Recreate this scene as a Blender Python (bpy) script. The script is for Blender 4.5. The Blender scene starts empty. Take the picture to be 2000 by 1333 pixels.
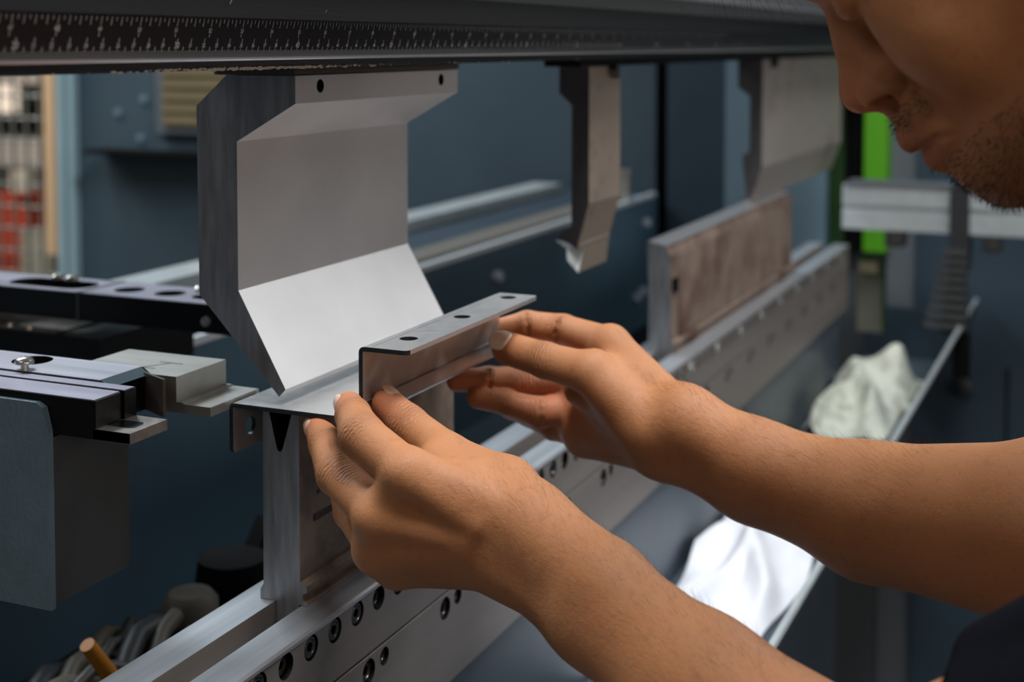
import bpy, bmesh, math, random
import numpy as np
from mathutils import Vector, Matrix, noise as mnoise

# ---------------------------------------------------------------- scene, camera, light
# plain coordinates below are millimetres: x runs along the press brake, y towards its back, z up,
# counted from the camera, which stands 1.30 m above the floor
H0 = 1300.0
def W(x, y, z): return Vector((x/1000, y/1000, (z+H0)/1000))
scene = bpy.context.scene
C = scene.collection
cam_d = bpy.data.cameras.new('camera'); cam = bpy.data.objects.new('camera', cam_d); C.objects.link(cam)
scene.camera = cam
A = math.radians(23.75); PT = math.radians(3.1)
fw = Vector((math.cos(A)*math.cos(PT), math.sin(A)*math.cos(PT), -math.sin(PT)))
rt = Vector((math.sin(A), -math.cos(A), 0)); upv = rt.cross(fw)
cam.matrix_world = Matrix(((rt.x, upv.x, -fw.x, 0), (rt.y, upv.y, -fw.y, 0), (rt.z, upv.z, -fw.z, H0/1000), (0, 0, 0, 1)))
cam_d.sensor_width = 36; cam_d.lens = 2727/2000*36
cam_d.shift_y = -(666.5-234)/2000
cam_d.clip_start = 0.02; cam_d.clip_end = 60
cam_d.dof.use_dof = True; cam_d.dof.focus_distance = 0.72; cam_d.dof.aperture_fstop = 7.1

scene.view_settings.view_transform = 'Standard'; scene.view_settings.look = 'None'
scene.view_settings.gamma = 1; scene.view_settings.use_curve_mapping = False
scene.view_settings.exposure = 0.0
wd = bpy.data.worlds.new('hall light'); scene.world = wd; wd.use_nodes = True
wd.node_tree.nodes['Background'].inputs[0].default_value = (0.75, 0.85, 1.0, 1)
wd.node_tree.nodes['Background'].inputs[1].default_value = 0.075

def area(name, loc, target, sx, sy, power, col):
    l = bpy.data.lights.new(name, 'AREA'); l.shape = 'RECTANGLE'; l.size = sx; l.size_y = sy
    l.energy = power; l.color = col
    o = bpy.data.objects.new(name, l); C.objects.link(o); o.location = loc
    o.rotation_euler = (Vector(target)-Vector(loc)).to_track_quat('-Z', 'Y').to_euler()
    return o
area('hall lamp over the operator', (0.55, -0.20, 3.3), (0.75, 0.30, 1.0), 1.6, 0.5, 80, (0.96, 0.98, 1.0))
area('hall lamp behind the machine', (1.6, 2.6, 3.4), (1.0, 0.5, 1.1), 2.2, 0.6, 88, (0.86, 0.94, 1.0))
area('hall lamp near the machine end', (-1.3, 0.9, 2.8), (0.6, 0.4, 1.05), 1.4, 0.8, 7, (1.0, 0.90, 0.78))
area('hall lamp beyond the guard', (1.9, 3.9, 2.9), (3.8, 3.5, 0.8), 1.5, .6, 60, (1.0, 0.95, 0.88))
area('fill light from the operator side', (0.3, -3.4, 1.7), (0.9, 0.4, 1.1), 2.4, 1.0, 38, (1.0, 0.94, 0.90))  # added fill that brightens the faces turned to the operator
area('warm hall lamp behind the camera', (-0.9, -1.3, 1.9), (0.6, 0.2, 1.0), 0.9, 0.6, 4, (1.0, 0.62, 0.32))
area('hall lamp far along the machine', (3.6, -0.9, 3.3), (2.0, 0.3, 0.8), 1.8, 0.6, 60, (0.92, 0.97, 1.0))

# ---------------------------------------------------------------- materials
def lin(c): return tuple(((x/255)/12.92 if x/255 <= .04045 else ((x/255+.055)/1.055)**2.4) for x in c)
MATS = {}
def mat(name, rgb, rough=.5, metal=0., var=.0, vscale=40., stretch=(1, 1, 1), bump=0., bscale=400., dark=None, spec=.5, stain=None, stain_scale=8., stain_lo=.5):
    if name in MATS: return MATS[name]
    m = bpy.data.materials.new(name); m.use_nodes = True; MATS[name] = m
    nt = m.node_tree; N = nt.nodes; L = nt.links; b = N['Principled BSDF']
    base = lin(rgb)
    b.inputs['Roughness'].default_value = rough; b.inputs['Metallic'].default_value = metal
    b.inputs['Specular IOR Level'].default_value = spec
    tc = N.new('ShaderNodeTexCoord'); mp = N.new('ShaderNodeMapping'); mp.inputs['Scale'].default_value = stretch
    L.new(tc.outputs['Object'], mp.inputs[0])
    col = None
    if var > 0:
        n = N.new('ShaderNodeTexNoise'); n.inputs['Scale'].default_value = vscale; n.inputs['Detail'].default_value = 6
        L.new(mp.outputs[0], n.inputs['Vector'])
        r = N.new('ShaderNodeValToRGB'); r.color_ramp.elements[0].position = .3; r.color_ramp.elements[1].position = .7
        r.color_ramp.elements[0].color = (*[c*(1-var) for c in base], 1); r.color_ramp.elements[1].color = (*[min(1, c*(1+var)) for c in base], 1)
        L.new(n.outputs['Fac'], r.inputs[0]); col = r.outputs[0]
        mr = N.new('ShaderNodeMapRange'); mr.inputs['To Min'].default_value = max(.05, rough-.08); mr.inputs['To Max'].default_value = min(1, rough+.08)
        L.new(n.outputs['Fac'], mr.inputs['Value']); L.new(mr.outputs[0], b.inputs['Roughness'])
    if stain is not None:
        n2 = N.new('ShaderNodeTexNoise'); n2.inputs['Scale'].default_value = stain_scale; n2.inputs['Detail'].default_value = 8; n2.inputs['Roughness'].default_value = .65
        L.new(tc.outputs['Object'], n2.inputs['Vector'])
        r2 = N.new('ShaderNodeValToRGB'); r2.color_ramp.elements[0].position = stain_lo; r2.color_ramp.elements[1].position = stain_lo+.2
        r2.color_ramp.elements[0].color = (0, 0, 0, 1); r2.color_ramp.elements[1].color = (1, 1, 1, 1)
        L.new(n2.outputs['Fac'], r2.inputs[0])
        mx = N.new('ShaderNodeMix'); mx.data_type = 'RGBA'
        L.new(r2.outputs[0], mx.inputs['Factor'])
        if col is not None: L.new(col, mx.inputs['A'])
        else: mx.inputs['A'].default_value = (*base, 1)
        mx.inputs['B'].default_value = (*lin(stain), 1); col = mx.outputs['Result']
    if col is not None: L.new(col, b.inputs['Base Color'])
    else: b.inputs['Base Color'].default_value = (*base, 1)
    if bump > 0:
        n3 = N.new('ShaderNodeTexNoise'); n3.inputs['Scale'].default_value = bscale; n3.inputs['Detail'].default_value = 4
        L.new(mp.outputs[0], n3.inputs['Vector'])
        bp = N.new('ShaderNodeBump'); bp.inputs['Strength'].default_value = bump; bp.inputs['Distance'].default_value = .001
        L.new(n3.outputs['Fac'], bp.inputs['Height']); L.new(bp.outputs[0], b.inputs['Normal'])
    return m
def emit(name, rgb, s):
    m = bpy.data.materials.new(name); m.use_nodes = True; b = m.node_tree.nodes['Principled BSDF']
    b.inputs['Emission Color'].default_value = (*lin(rgb), 1); b.inputs['Emission Strength'].default_value = s
    b.inputs['Base Color'].default_value = (*lin(rgb), 1); return m

ALONG = (0.03, 1, 1)   # grain drawn out along the machine
steel = mat('ground steel', (176, 172, 168), .42, .75, .10, 60, ALONG, .05, 900)
steel_face = mat('ground steel of the punch', (208, 204, 202), .46, .6, .07, 14, (1, 1, 1), .03, 1200)
steel_end = mat('sawn end steel', (150, 152, 156), .38, .8, .22, 240, (1, 1, .12), .12, 1500)
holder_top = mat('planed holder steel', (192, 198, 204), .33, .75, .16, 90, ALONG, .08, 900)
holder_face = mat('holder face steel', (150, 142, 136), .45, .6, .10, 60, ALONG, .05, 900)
sheet_m = mat('zinc coated sheet', (184, 184, 184), .36, .65, .05, 160, (1, 1, 1), .04, 1800)
sheet_edge = mat('dark cut sheet edge', (52, 58, 64), .4, .6, .2, 500)
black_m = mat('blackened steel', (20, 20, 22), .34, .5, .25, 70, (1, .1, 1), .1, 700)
black_top_sheen = mat('black top with painted sheen', (176, 174, 190), .36, .65, .28, 45, (1, .08, 1), .06, 700)  # pale lilac colour puts the lamps' reflection into the black tops
dirt_and_shade = mat('oily dark steel and vee shade', (40, 38, 38), .4, .5, .3, 60, (1, 1, 1), .15, 500, stain=(120, 112, 104), stain_scale=160, stain_lo=.62)
hole_m = mat('dark bore', (10, 10, 11), .5, .3)
screw_m = mat('oiled screw steel', (98, 96, 94), .3, .8, .2, 300)
screw_hi = mat('bright zinc screw', (205, 205, 200), .25, .8)
ram_m = mat('black anodised ram', (14, 12, 12), .6, 0, .2, 30, ALONG, .06, 700, spec=.2)
ruler_m = mat('dark ruler strip', (30, 24, 25), .38, .3, .15, 30, ALONG)
mark_m = mat('pale print', (190, 188, 186), .6)
ram_grey = mat('grey ram strip', (78, 74, 72), .4, .6, .15, 60, ALONG)
ram_bright = mat('bright ram edge', (205, 203, 205), .3, .85)
ram_plate = mat('grey ram plate', (104, 104, 104), .45, .5, .1, 20, ALONG)
paint = mat('slate blue machine paint', (60, 76, 86), .5, 0, .10, 5, (1, 1, 1), .05, 300)
beam_m = mat('crossbeam blue paint', (78, 106, 124), .5, 0, .10, 5, (1, 1, 1), .05, 300)
paint_pale = mat('pale slate paint', (104, 128, 142), .55, 0, .06, 4, (1, 1, 1), .05, 300)  # paler slate for the throat column and a few small parts
paint_dk = mat('dark blue machine paint', (44, 60, 72), .5, 0, .12, 5, (1, 1, 1), .05, 300)
paint_tex = mat('hammered grey blue paint', (100, 122, 136), .42, 0, .08, 60, (1, 1, 1), .9, 330)
grey_panel = mat('grey side panel paint', (92, 98, 104), .55, 0, .08, 4)
green_m = mat('green paint of the lit side', (72, 142, 4), .55)
green_dk = mat('dark green paint and pillar shade', (24, 58, 16), .5)
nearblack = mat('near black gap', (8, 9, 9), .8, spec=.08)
alu = mat('aluminium profile', (196, 204, 206), .38, .55, .05, 40)
rubber = mat('black rubber', (34, 36, 38), .6)
chain_m = mat('cable chain plastic', (58, 60, 60), .5)
cloth_w = mat('white cotton cloth', (236, 238, 244), .9, 0, .03, 30, (1, 1, 1), .3, 900)
cloth_s = mat('soiled cotton cloth', (206, 210, 196), .9, 0, .1, 40, (1, 1, 1), .3, 500, stain=(112, 112, 94), stain_scale=26, stain_lo=.48)
tray_m = mat('grey tray paint', (70, 80, 90), .4, .1, .08, 10)
concrete = mat('concrete floor', (88, 86, 82), .8, 0, .12, 3, stain=(60, 58, 56), stain_scale=2)
wallp = mat('hall wall plaster', (120, 118, 112), .8, 0, .06, 2)
beige = mat('sand coloured post', (206, 172, 134), .6)
teal = mat('teal grey post paint', (150, 178, 186), .45, .1, .05, 10)
wire_m = mat('galvanised wire', (132, 134, 128), .5, .5)
red_m = mat('red crate plastic', (178, 62, 30), .6)
vent_m = mat('ochre filter panel', (112, 100, 70), .7, 0, .15, 20)
shirt_m = mat('navy cotton knit', (11, 13, 20), .95, 0, .2, 120, (1, 1, 1), .4, 1500, spec=.08)
denim = mat('dark denim', (26, 30, 40), .9, 0, .15, 90, (1, 1, 1), .3, 1200)
hair_m = mat('black hair', (14, 11, 10), .5, 0, .4, 300, (1, .15, .15), .9, 900)
yellow_m = mat('amber hose', (190, 120, 30), .5)

# ---------------------------------------------------------------- mesh helpers (millimetres)
def obj(name, bm, m, parent=None, smooth=False, bevel=0., label=None):
    if bevel > 0:
        es = [e for e in bm.edges if len(e.link_faces) == 2 and e.calc_face_angle(0) > .35]
        if es: bmesh.ops.bevel(bm, geom=es, offset=bevel, segments=2, profile=.6, affect='EDGES', clamp_overlap=True)
    bmesh.ops.recalc_face_normals(bm, faces=bm.faces)
    me = bpy.data.meshes.new(name)
    off = Vector((0, 0, 0))
    par = parent
    while par is not None:
        off += par.location; par = par.parent
    for v in bm.verts: v.co = W(*v.co) - off
    bm.to_mesh(me); bm.free()
    for f in me.polygons: f.use_smooth = smooth
    if smooth:
        me.set_sharp_from_angle(angle=.7)
    for mm in (m if isinstance(m, (list, tuple)) else [m]): me.materials.append(mm)
    o = bpy.data.objects.new(name, me); C.objects.link(o); o.parent = parent
    if label: o['label'] = label
    return o
def tag(o, label, cat, group=None, kind=None):
    o['label'] = label; o['category'] = cat
    if group: o['group'] = group
    if kind: o['kind'] = kind
    return o
def thing(name, label, cat, base, group=None):
    o = bpy.data.objects.new(name, None); C.objects.link(o); o.location = W(*base); o.empty_display_size = .02
    return tag(o, label, cat, group)
def struct(name, bm, m, label=None, cat=None, bevel=0.):
    o = obj(name, bm, m, bevel=bevel); o['kind'] = 'structure'
    if label: o['label'] = label; o['category'] = cat
    return o
def box(bm, x0, x1, y0, y1, z0, z1, mi=0):
    vs = [bm.verts.new((x, y, z)) for x in (x0, x1) for y in (y0, y1) for z in (z0, z1)]
    for f in ((0, 1, 3, 2), (4, 6, 7, 5), (0, 4, 5, 1), (2, 3, 7, 6), (0, 2, 6, 4), (1, 5, 7, 3)):
        bm.faces.new([vs[i] for i in f]).material_index = mi
    return bm
def bx(*a): return box(bmesh.new(), *a)
def prism(pts, x0, x1, bm=None, axis='x', mi_end=0, mi_side=0):
    bm = bm or bmesh.new()
    def P3(p, t):
        if axis == 'x': return (t, p[0], p[1])
        if axis == 'y': return (p[0], t, p[1])
        return (p[0], p[1], t)
    a = [bm.verts.new(P3(p, x0)) for p in pts]; b = [bm.verts.new(P3(p, x1)) for p in pts]
    bm.faces.new(a).material_index = mi_end; bm.faces.new(b[::-1]).material_index = mi_end
    n = len(pts)
    for i in range(n): bm.faces.new((a[i], b[i], b[(i+1) % n], a[(i+1) % n])).material_index = mi_side
    return bm
def frame_of(d):
    d = d.normalized(); t = Vector((0, 0, 1)) if abs(d.z) < .9 else Vector((1, 0, 0))
    u = d.cross(t).normalized(); return u, d.cross(u).normalized()
def lathe(bm, p, d, prof, n=20, mi=0):
    """prof: list of (distance along d, radius)"""
    p = Vector(p); d = Vector(d).normalized(); u, w = frame_of(d); rings = []
    for t, r in prof:
        if r <= 1e-6: rings.append([bm.verts.new(p+d*t)])
        else: rings.append([bm.verts.new(p+d*t+(u*math.cos(2*math.pi*k/n)+w*math.sin(2*math.pi*k/n))*r) for k in range(n)])
    for a, b in zip(rings, rings[1:]):
        for k in range(n):
            if len(a) == 1 and len(b) == 1: continue
            if len(a) == 1: f = (a[0], b[k], b[(k+1) % n])
            elif len(b) == 1: f = (a[k], b[0], a[(k+1) % n])
            else: f = (a[k], b[k], b[(k+1) % n], a[(k+1) % n])
            bm.faces.new(f).material_index = mi
    return bm
def cyl(bm, p, q, r, n=16, mi=0):
    p = Vector(p); q = Vector(q); L = (q-p).length
    return lathe(bm, p, q-p, [(0, 0), (0, r), (L, r), (L, 0)], n, mi)
def tube(bm, pts, r, n=8):
    pts = [Vector(p) for p in pts]
    for i in range(len(pts)-1):
        pass
    rings = []
    for i, p in enumerate(pts):
        d = (pts[min(i+1, len(pts)-1)]-pts[max(i-1, 0)]); u, w = frame_of(d)
        rr = r[i] if isinstance(r, (list, tuple)) else r
        rings.append([bm.verts.new(p+(u*math.cos(2*math.pi*k/n)+w*math.sin(2*math.pi*k/n))*rr) for k in range(n)])
    for a, b in zip(rings, rings[1:]):
        for k in range(n): bm.faces.new((a[k], b[k], b[(k+1) % n], a[(k+1) % n]))
    bm.faces.new(rings[0][::-1]); bm.faces.new(rings[-1])
    return bm
def cut(o, cutter_bm, cutter_mat=None):
    """carve the closed cutter mesh out of the object's mesh"""
    bmesh.ops.recalc_face_normals(cutter_bm, faces=cutter_bm.faces)
    me = bpy.data.meshes.new('cutter')
    off = Vector((0, 0, 0)); par = o.parent
    while par is not None: off += par.location; par = par.parent
    for v in cutter_bm.verts: v.co = W(*v.co)-off
    cutter_bm.to_mesh(me); cutter_bm.free()
    if cutter_mat: me.materials.append(cutter_mat)
    co = bpy.data.objects.new('cutter', me); C.objects.link(co); co.parent = o.parent
    md = o.modifiers.new('cut', 'BOOLEAN'); md.operation = 'DIFFERENCE'; md.object = co; md.solver = 'EXACT'
    md.material_mode = 'TRANSFER'
    dg = bpy.context.evaluated_depsgraph_get(); dg.update()
    new = bpy.data.meshes.new_from_object(o.evaluated_get(dg)); old = o.data
    o.modifiers.clear(); new.name = old.name; o.data = new
    bpy.data.objects.remove(co); bpy.data.meshes.remove(me); bpy.data.meshes.remove(old)
    return o
def share(o, parent, loc):
    c = o.copy(); C.objects.link(c); c.parent = parent; c.location = loc; return c

# ---------------------------------------------------------------- the hall
struct('floor', bx(-3000, 9000, -4000, 7500, -1320, -1300), concrete)
struct('wall_right', bx(8000, 8150, -4000, 7500, -1300, 3000), wallp)
struct('wall_back', bx(-3000, 8000, 7000, 7150, -1300, 3000), wallp)

# ---------------------------------------------------------------- press brake: bed with the lower tool holder
bed = thing('press_brake_bed', 'long lower beam of the press brake under the dies with planed steel tool clamp', 'machine', (1300, 425, -1300))
holder_prof = [(457, -314), (433.5, -314), (433.5, -346), (416, -346), (416, -314), (394.2, -314), (393, -315.2), (393, -351.2), (396, -352), (457, -352)]
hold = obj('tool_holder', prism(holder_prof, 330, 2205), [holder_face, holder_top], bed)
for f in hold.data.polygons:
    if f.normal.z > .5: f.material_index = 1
hold_edge = obj('holder_edge', prism([(394.6, -313.7), (392.6, -314.4), (392.6, -316.2), (394.6, -315)], 330, 2205), ram_bright, bed, label='bright front edge of the tool holder')  # edge strip in a brighter steel than the holder
plate = obj('front_plate', prism([(393, -353.2), (396, -352.4), (440, -352.4), (440, -417), (397, -417), (393, -413)], 330, 2200), holder_face, bed)
apron = obj('bed_apron', bx(330, 2150, 397, 450, -1300, -417.2), tray_m, bed, label='grey blue painted lower face of the bed')
obj('bed_core', bx(340, 2150, 450, 470, -1300, -420), paint_dk, bed)
# holes drilled in the near part, screws sitting in them
hx = [577+24.6*k for k in range(-9, 64)]
cb = bmesh.new()
for x in hx[:36]: lathe(cb, (x, 391, -323), (0, 1, 0), [(0, 0), (0, 7.0), (8, 7.0), (8, 0)], 20)
cut(hold, cb, hole_m)
def screw_mesh(R, depth=2.6, thread=False):
    b = bmesh.new()
    lathe(b, (0, 0, 0), (0, 1, 0), [(6, 0), (6, R), (.7, R), (.1, R-.7), (.05, R-1.6), (.7, R-1.9), (.7, R-2.2), (.2, R-2.5), (.2, R*.50)], 24)
    # hexagon socket
    n = 24
    u = [Vector((math.cos(2*math.pi*k/24), 0, math.sin(2*math.pi*k/24))) for k in range(24)]
    def hexr(k): a = (2*math.pi*k/24) % (math.pi/3) - math.pi/6; return R*.40/math.cos(a)
    o1 = [b.verts.new(v*R*.50+Vector((0, .2, 0))) for v in u]; i1 = [b.verts.new(v*hexr(k)+Vector((0, .4, 0))) for k, v in enumerate(u)]
    i2 = [b.verts.new(v*hexr(k)+Vector((0, 4.2, 0))) for k, v in enumerate(u)]
    for k in range(24):
        q = (k+1) % 24
        b.faces.new((o1[k], i1[k], i1[q], o1[q])); b.faces.new((i1[k], i2[k], i2[q], i1[q])).material_index = 1
    b.faces.new(i2).material_index = 1
    me = bpy.data.meshes.new('set_screw')
    bmesh.ops.recalc_face_normals(b, faces=b.faces)
    for v in b.verts: v.co /= 1000
    b.to_mesh(me); b.free()
    for f in me.polygons: f.use_smooth = True
    me.set_sharp_from_angle(angle=.5)
    me.materials.append(screw_m); me.materials.append(hole_m); return me
sm = screw_mesh(6.2)
sm_far = screw_mesh(6.2); sm_far.materials[0] = screw_hi
for i, x in enumerate(hx):
    o = bpy.data.objects.new('clamp_screw', sm); C.objects.link(o); o.parent = bed
    deep = 3.2 if i % 4 == 2 else .7
    if i >= 36: deep = -.8
    if i >= 36 and i % 4 == 0: o.data = sm_far
    o.location = W(x, 393+deep, -323)-bed.location
sb = screw_mesh(6.8); ss = screw_mesh(5.0)
pc = bmesh.new(); plate_x = []
for k in range(-2, 15):
    x = 688+98.7*k; plate_x.append(x)
    if k < 8:
        lathe(pc, (x, 391, -362), (0, 1, 0), [(0, 0), (0, 7.3), (9, 7.3), (9, 0)], 20)
        lathe(pc, (x+18.5, 391, -360.5), (0, 1, 0), [(0, 0), (0, 5.4), (9, 5.4), (9, 0)], 20)
cut(plate, pc, hole_m)
for k, x in enumerate(plate_x):
    deep = 2.2 if k < 10 else -.8
    for me, xx, zz in ((sb, x, -362), (ss, x+18.5, -360.5)):
        if xx > 2190: continue
        o = bpy.data.objects.new('plate_bolt', me); C.objects.link(o); o.parent = bed; o.location = W(xx, 393+deep, zz)-bed.location

# scrap tray hung in front of the bed, its lip and the rags in it
tray = thing('scrap_tray', 'grey sheet metal trough below the bed with a bright rolled front lip', 'tray', (1300, 320, -545))
obj('tray_floor', bx(330, 2430, 268, 397, -530, -525.5), tray_m, tray)
obj('tray_front', prism([(268, -530), (271, -530), (223, -424), (220, -425)], 330, 2430), tray_m, tray)
obj('tray_lip', prism([(223.5, -424), (219, -424), (218, -426.5), (219, -429), (223, -427)], 330, 2430), alu, tray, label='bright edge of the trough')
obj('tray_brace', bx(2380, 2392, 230, 397, -525, -440), paint_dk, tray)

def rag(name, cx, cy, w, d, hgt, rot, m, seed, ridges):
    random.seed(seed); b = bmesh.new(); n = 56
    g = []
    for i in range(n+1):
        row = []
        for j in range(n+1):
            u = i/n*2-1; v = j/n*2-1
            rr = 1-.10*math.sin(3*math.atan2(v, u)+seed)-.06*math.sin(5*math.atan2(v, u)+2*seed)
            uu, vv = u*rr, v*rr
            q = max(0, 1-max(abs(u), abs(v))**3)
            z = hgt*q*(.45+.35*mnoise.noise(Vector((uu*1.3+seed, vv*1.3, 0))))
            for (ax, ay, bx_, by_, hh, ww) in ridges:
                ex, ey = bx_-ax, by_-ay; L = math.hypot(ex, ey)
                t = max(0, min(1, ((uu-ax)*ex+(vv-ay)*ey)/(L*L))); dd = math.hypot(uu-ax-ex*t, vv-ay-ey*t)
                z += hh*math.exp(-(dd/ww)**2)*(1-.6*t)
            z += 2.0*mnoise.noise(Vector((uu*4, vv*4, seed)))
            x = uu*w; y = vv*d; ca, sa = math.cos(rot), math.sin(rot)
            row.append(b.verts.new((cx+x*ca-y*sa, min(392-(1+u)*.4, max(275, cy+x*sa+y*ca)), -524.5+max(0, z))))
        g.append(row)
    for i in range(n):
        for j in range(n): b.faces.new((g[i][j], g[i+1][j], g[i+1][j+1], g[i][j+1]))
    o = obj(name, b, m, smooth=True)
    md = o.modifiers.new('thick', 'SOLIDIFY'); md.thickness = .0015; md.offset = 1
    sd = o.modifiers.new('sub', 'SUBSURF'); sd.levels = 1; sd.render_levels = 1
    return o
tag(rag('cleaning_rag', 1320, 340, 235, 56, 30, .03, cloth_w, 3, [(-.9, .3, .2, -.1, 26, .16), (-.3, -.8, .5, .4, 22, .14), (.1, .9, .8, -.5, 24, .18)]),
    'bright white cotton rag lying creased in the trough between the two forearms', 'rag')
tag(rag('crumpled_rag', 2030, 336, 170, 60, 60, -.02, cloth_s, 8, [(-.6, -.5, .3, .5, 40, .2), (.5, -.6, .4, .7, 46, .22), (-.9, .6, .0, .2, 30, .16)]),
    'soiled off-white rag bunched up at the far end of the trough above the far forearm', 'rag')

# ---------------------------------------------------------------- die with a narrow vee
die = thing('vee_die', 'tall narrow steel vee die standing in the holder under the bent sheet', 'die', (750, 428, -346))
dp = [(441, -305), (443.2, -308.5), (443.2, -313.8), (433, -313.8), (432.8, -344), (418, -344), (417.8, -313.8), (412.6, -313.8), (412.6, -311.9), (415.2, -311.3), (415.2, -307.5),
      (412.4, -306.2), (412.4, -302.6), (416.8, -300.6), (416.8, -206.8), (417.8, -205.3), (420.3, -205.2), (421.6, -206.6), (427.6, -226.6), (428.6, -228), (430.2, -228), (431.2, -226.6), (436.2, -206.6), (437.2, -205.3), (439.6, -205.3), (440.4, -206.8)]
db = prism(dp, 653, 848, mi_end=1)
dbo = obj('die_body', db, [mat('die side steel', (142, 122, 106), .45, .3, .16, 20, (1, 1, 1), .05, 900, stain=(84, 74, 66), stain_scale=22, stain_lo=.5), steel_end, dirt_and_shade], die, bevel=.35)
for f in dbo.data.polygons:
    c = f.center*1000+Vector((750, 428, 0))
    if 421.2 < c.y < 436.6 and abs(f.normal.x) < .5 and f.normal.z > .1 and f.area > 1e-5: f.material_index = 2  # dark steel puts the shade inside the vee into the colour
# engraved strokes on the operator side of the die
eb = bmesh.new(); box(eb, 668, 712, 416.3, 416.7, -270.5, -266.8); box(eb, 690, 735, 416.3, 416.7, -277.8, -277.2)
random.seed(4)
for k in range(9): box(eb, 672+k*4.2, 673.6+k*4.2, 416.4, 416.72, -255.2+random.uniform(-.9, .6), -253.8+random.uniform(-.5, .8))
box(eb, 684, 694, 416.4, 416.7, -241, -232)
obj('engraved_marks', eb, mat('engraving', (62, 52, 46), .6), die)

far_die = thing('long_die', 'long stained die standing in the far half of the holder with a bright top edge', 'die', (1600, 428, -346))
fp = [(440, -306), (442, -309), (442, -313.8), (433, -313.8), (432.8, -344), (418, -344), (417.8, -313.8), (412.6, -313.8), (412.6, -311.9), (415.2, -311.3), (415.2, -307.5), (412, -306.2), (412, -303), (417, -301), (417, -214), (421, -207), (421, -204), (441, -200), (441, -236), (440, -240)]
obj('die_body', prism(fp, 1345, 1905, mi_end=1), [mat('stained die side', (140, 122, 110), .5, .45, .14, 10, (1, 1, 1), .05, 700, stain=(92, 66, 54), stain_scale=14, stain_lo=.46), steel_end], far_die, bevel=.5)
obj('top_edge', prism([(421.5, -203.4), (440.6, -199.6), (440.6, -201.5), (421.5, -205.5)], 1345.5, 1904.5), ram_bright, far_die, label='bright ground top edge')
obj('side_plate', bx(1372, 1880, 415.4, 417, -300, -216), mat('brown stained die face', (150, 130, 116), .5, .4, .14, 10, (1, 1, 1), .04, 700, stain=(100, 72, 58), stain_scale=12, stain_lo=.46), far_die)
obj('notch', bx(1350, 1366, 414.8, 417.1, -252, -238), nearblack, far_die)

# ---------------------------------------------------------------- ram with the engraved ruler
ram = thing('press_brake_ram', 'dark upper beam of the press brake across the top with engraved ruler', 'machine', (1300, 430, 0))
obj('ram_beam', prism([(470, -13), (399, -12.5), (396.5, -11.2), (392.6, -7.4), (393.2, -3.2), (394.6, 12), (391.2, 28.5), (470, 31)], 250, 2374), ram_m, ram)
obj('ram_plate', prism([(387.5, 28.5), (470, 28.5), (470, 900), (380, 900), (380, 41), (383.5, 40)], 250, 2374), ram_plate, ram, label='pale grey plate of the ram above the ruler')
obj('ram_ledge', prism([(383.5, 40), (379.5, 41.4), (379.0, 44.5), (380.1, 45)], 250, 2374), ram_bright, ram)
obj('upper_shadow_strip', prism([(391.2, 28.4), (387.4, 28.6), (386.0, 12.6), (388.2, 11.9)], 250, 2374), ram_m, ram)
rul = obj('ruler_strip', prism([(392.1, -3.2), (388.0, 11.9), (394.7, 12.3), (394, -3.2)], 250, 2374), ruler_m, ram, label='dark ruler strip with centimetre and inch scales')
obj('grey_strip', prism([(391.8, -6.4), (392.1, -3.2), (394, -3.2), (394, -6.4)], 250, 2374), ram_grey, ram)
obj('lower_rim', prism([(391.0, -6.4), (394, -6.4), (394, -7.9), (391.6, -7.9), (391.0, -7.2)], 250, 2374), ram_bright, ram, label='bright lower rim of the ruler')
# print on the ruler face: lines and figures lie in the tilted face
fa = Vector((0, 392.1, -3.2)); fb = Vector((0, 388.0, 11.9)); fd = (fb-fa); fl = fd.length; fd = fd/fl; fn = Vector((0, -fd.z, fd.y))
def on_face(x, t, lift=.05): p = fa+fd*t+fn*lift; return (x, p.y, p.z)
mk = bmesh.new()
def tick(x, t0, t1, w=.28):
    vs = [mk.verts.new(on_face(x+a, t)) for a, t in ((-w/2, t0), (w/2, t0), (w/2, t1), (-w/2, t1))]; mk.faces.new(vs)
for n in range(16, 141):
    x = 615+(n-40)*10
    tick(x, 0, 5.6) if False else tick(x, 4.0, 6.0); tick(x, 0, 1.1); tick(x+5, 0, 2.1)
    for q in range(1, 10):
        if q != 5 and n < 62: tick(x+q, 0, .35, .12)
for m_ in range(44, 88):
    x = 614+(m_-55)*25.4
    tick(x, 11.6, 15.3); tick(x, 6.6, 8.4)
    for q in range(1, 8):
        tick(x+q*25.4/8, 11.6 if q % 2 == 0 else 13.4, 15.3)
def figures(txt, x, t, size):
    cu = bpy.data.curves.new('t', 'FONT'); cu.body = txt; cu.size = size; cu.align_x = 'CENTER'; cu.resolution_u = 2
    o = bpy.data.objects.new('t', cu); C.objects.link(o)
    dg = bpy.context.evaluated_depsgraph_get(); me = bpy.data.meshes.new_from_object(o.evaluated_get(dg))
    base = len(mk.verts); vs = [mk.verts.new(on_face(x+v.co.x*.82, t+v.co.y)) for v in me.vertices]
    for p in me.polygons:
        try: mk.faces.new([vs[i] for i in p.vertices])
        except ValueError: pass
    bpy.data.objects.remove(o); bpy.data.curves.remove(cu); bpy.data.meshes.remove(me)
for n in range(16, 131):
    x = 615+(n-40)*10
    if n % 10 == 0: figures(str(n), x, 1.3, 4.4)
    elif n < 90: figures(str(n), x, 1.7, 2.9)
for m_ in range(44, 88):
    x = 614+(m_-55)*25.4
    if m_ == 60 or m_ == 48: figures(str(m_) if m_ != 48 else '48', x, 8.6, 3.9)
    else: figures(str(m_), x, 8.8, 3.0)
obj('scale_markings', mk, mark_m, rul, label='pale engraved tick marks and figures')
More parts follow.
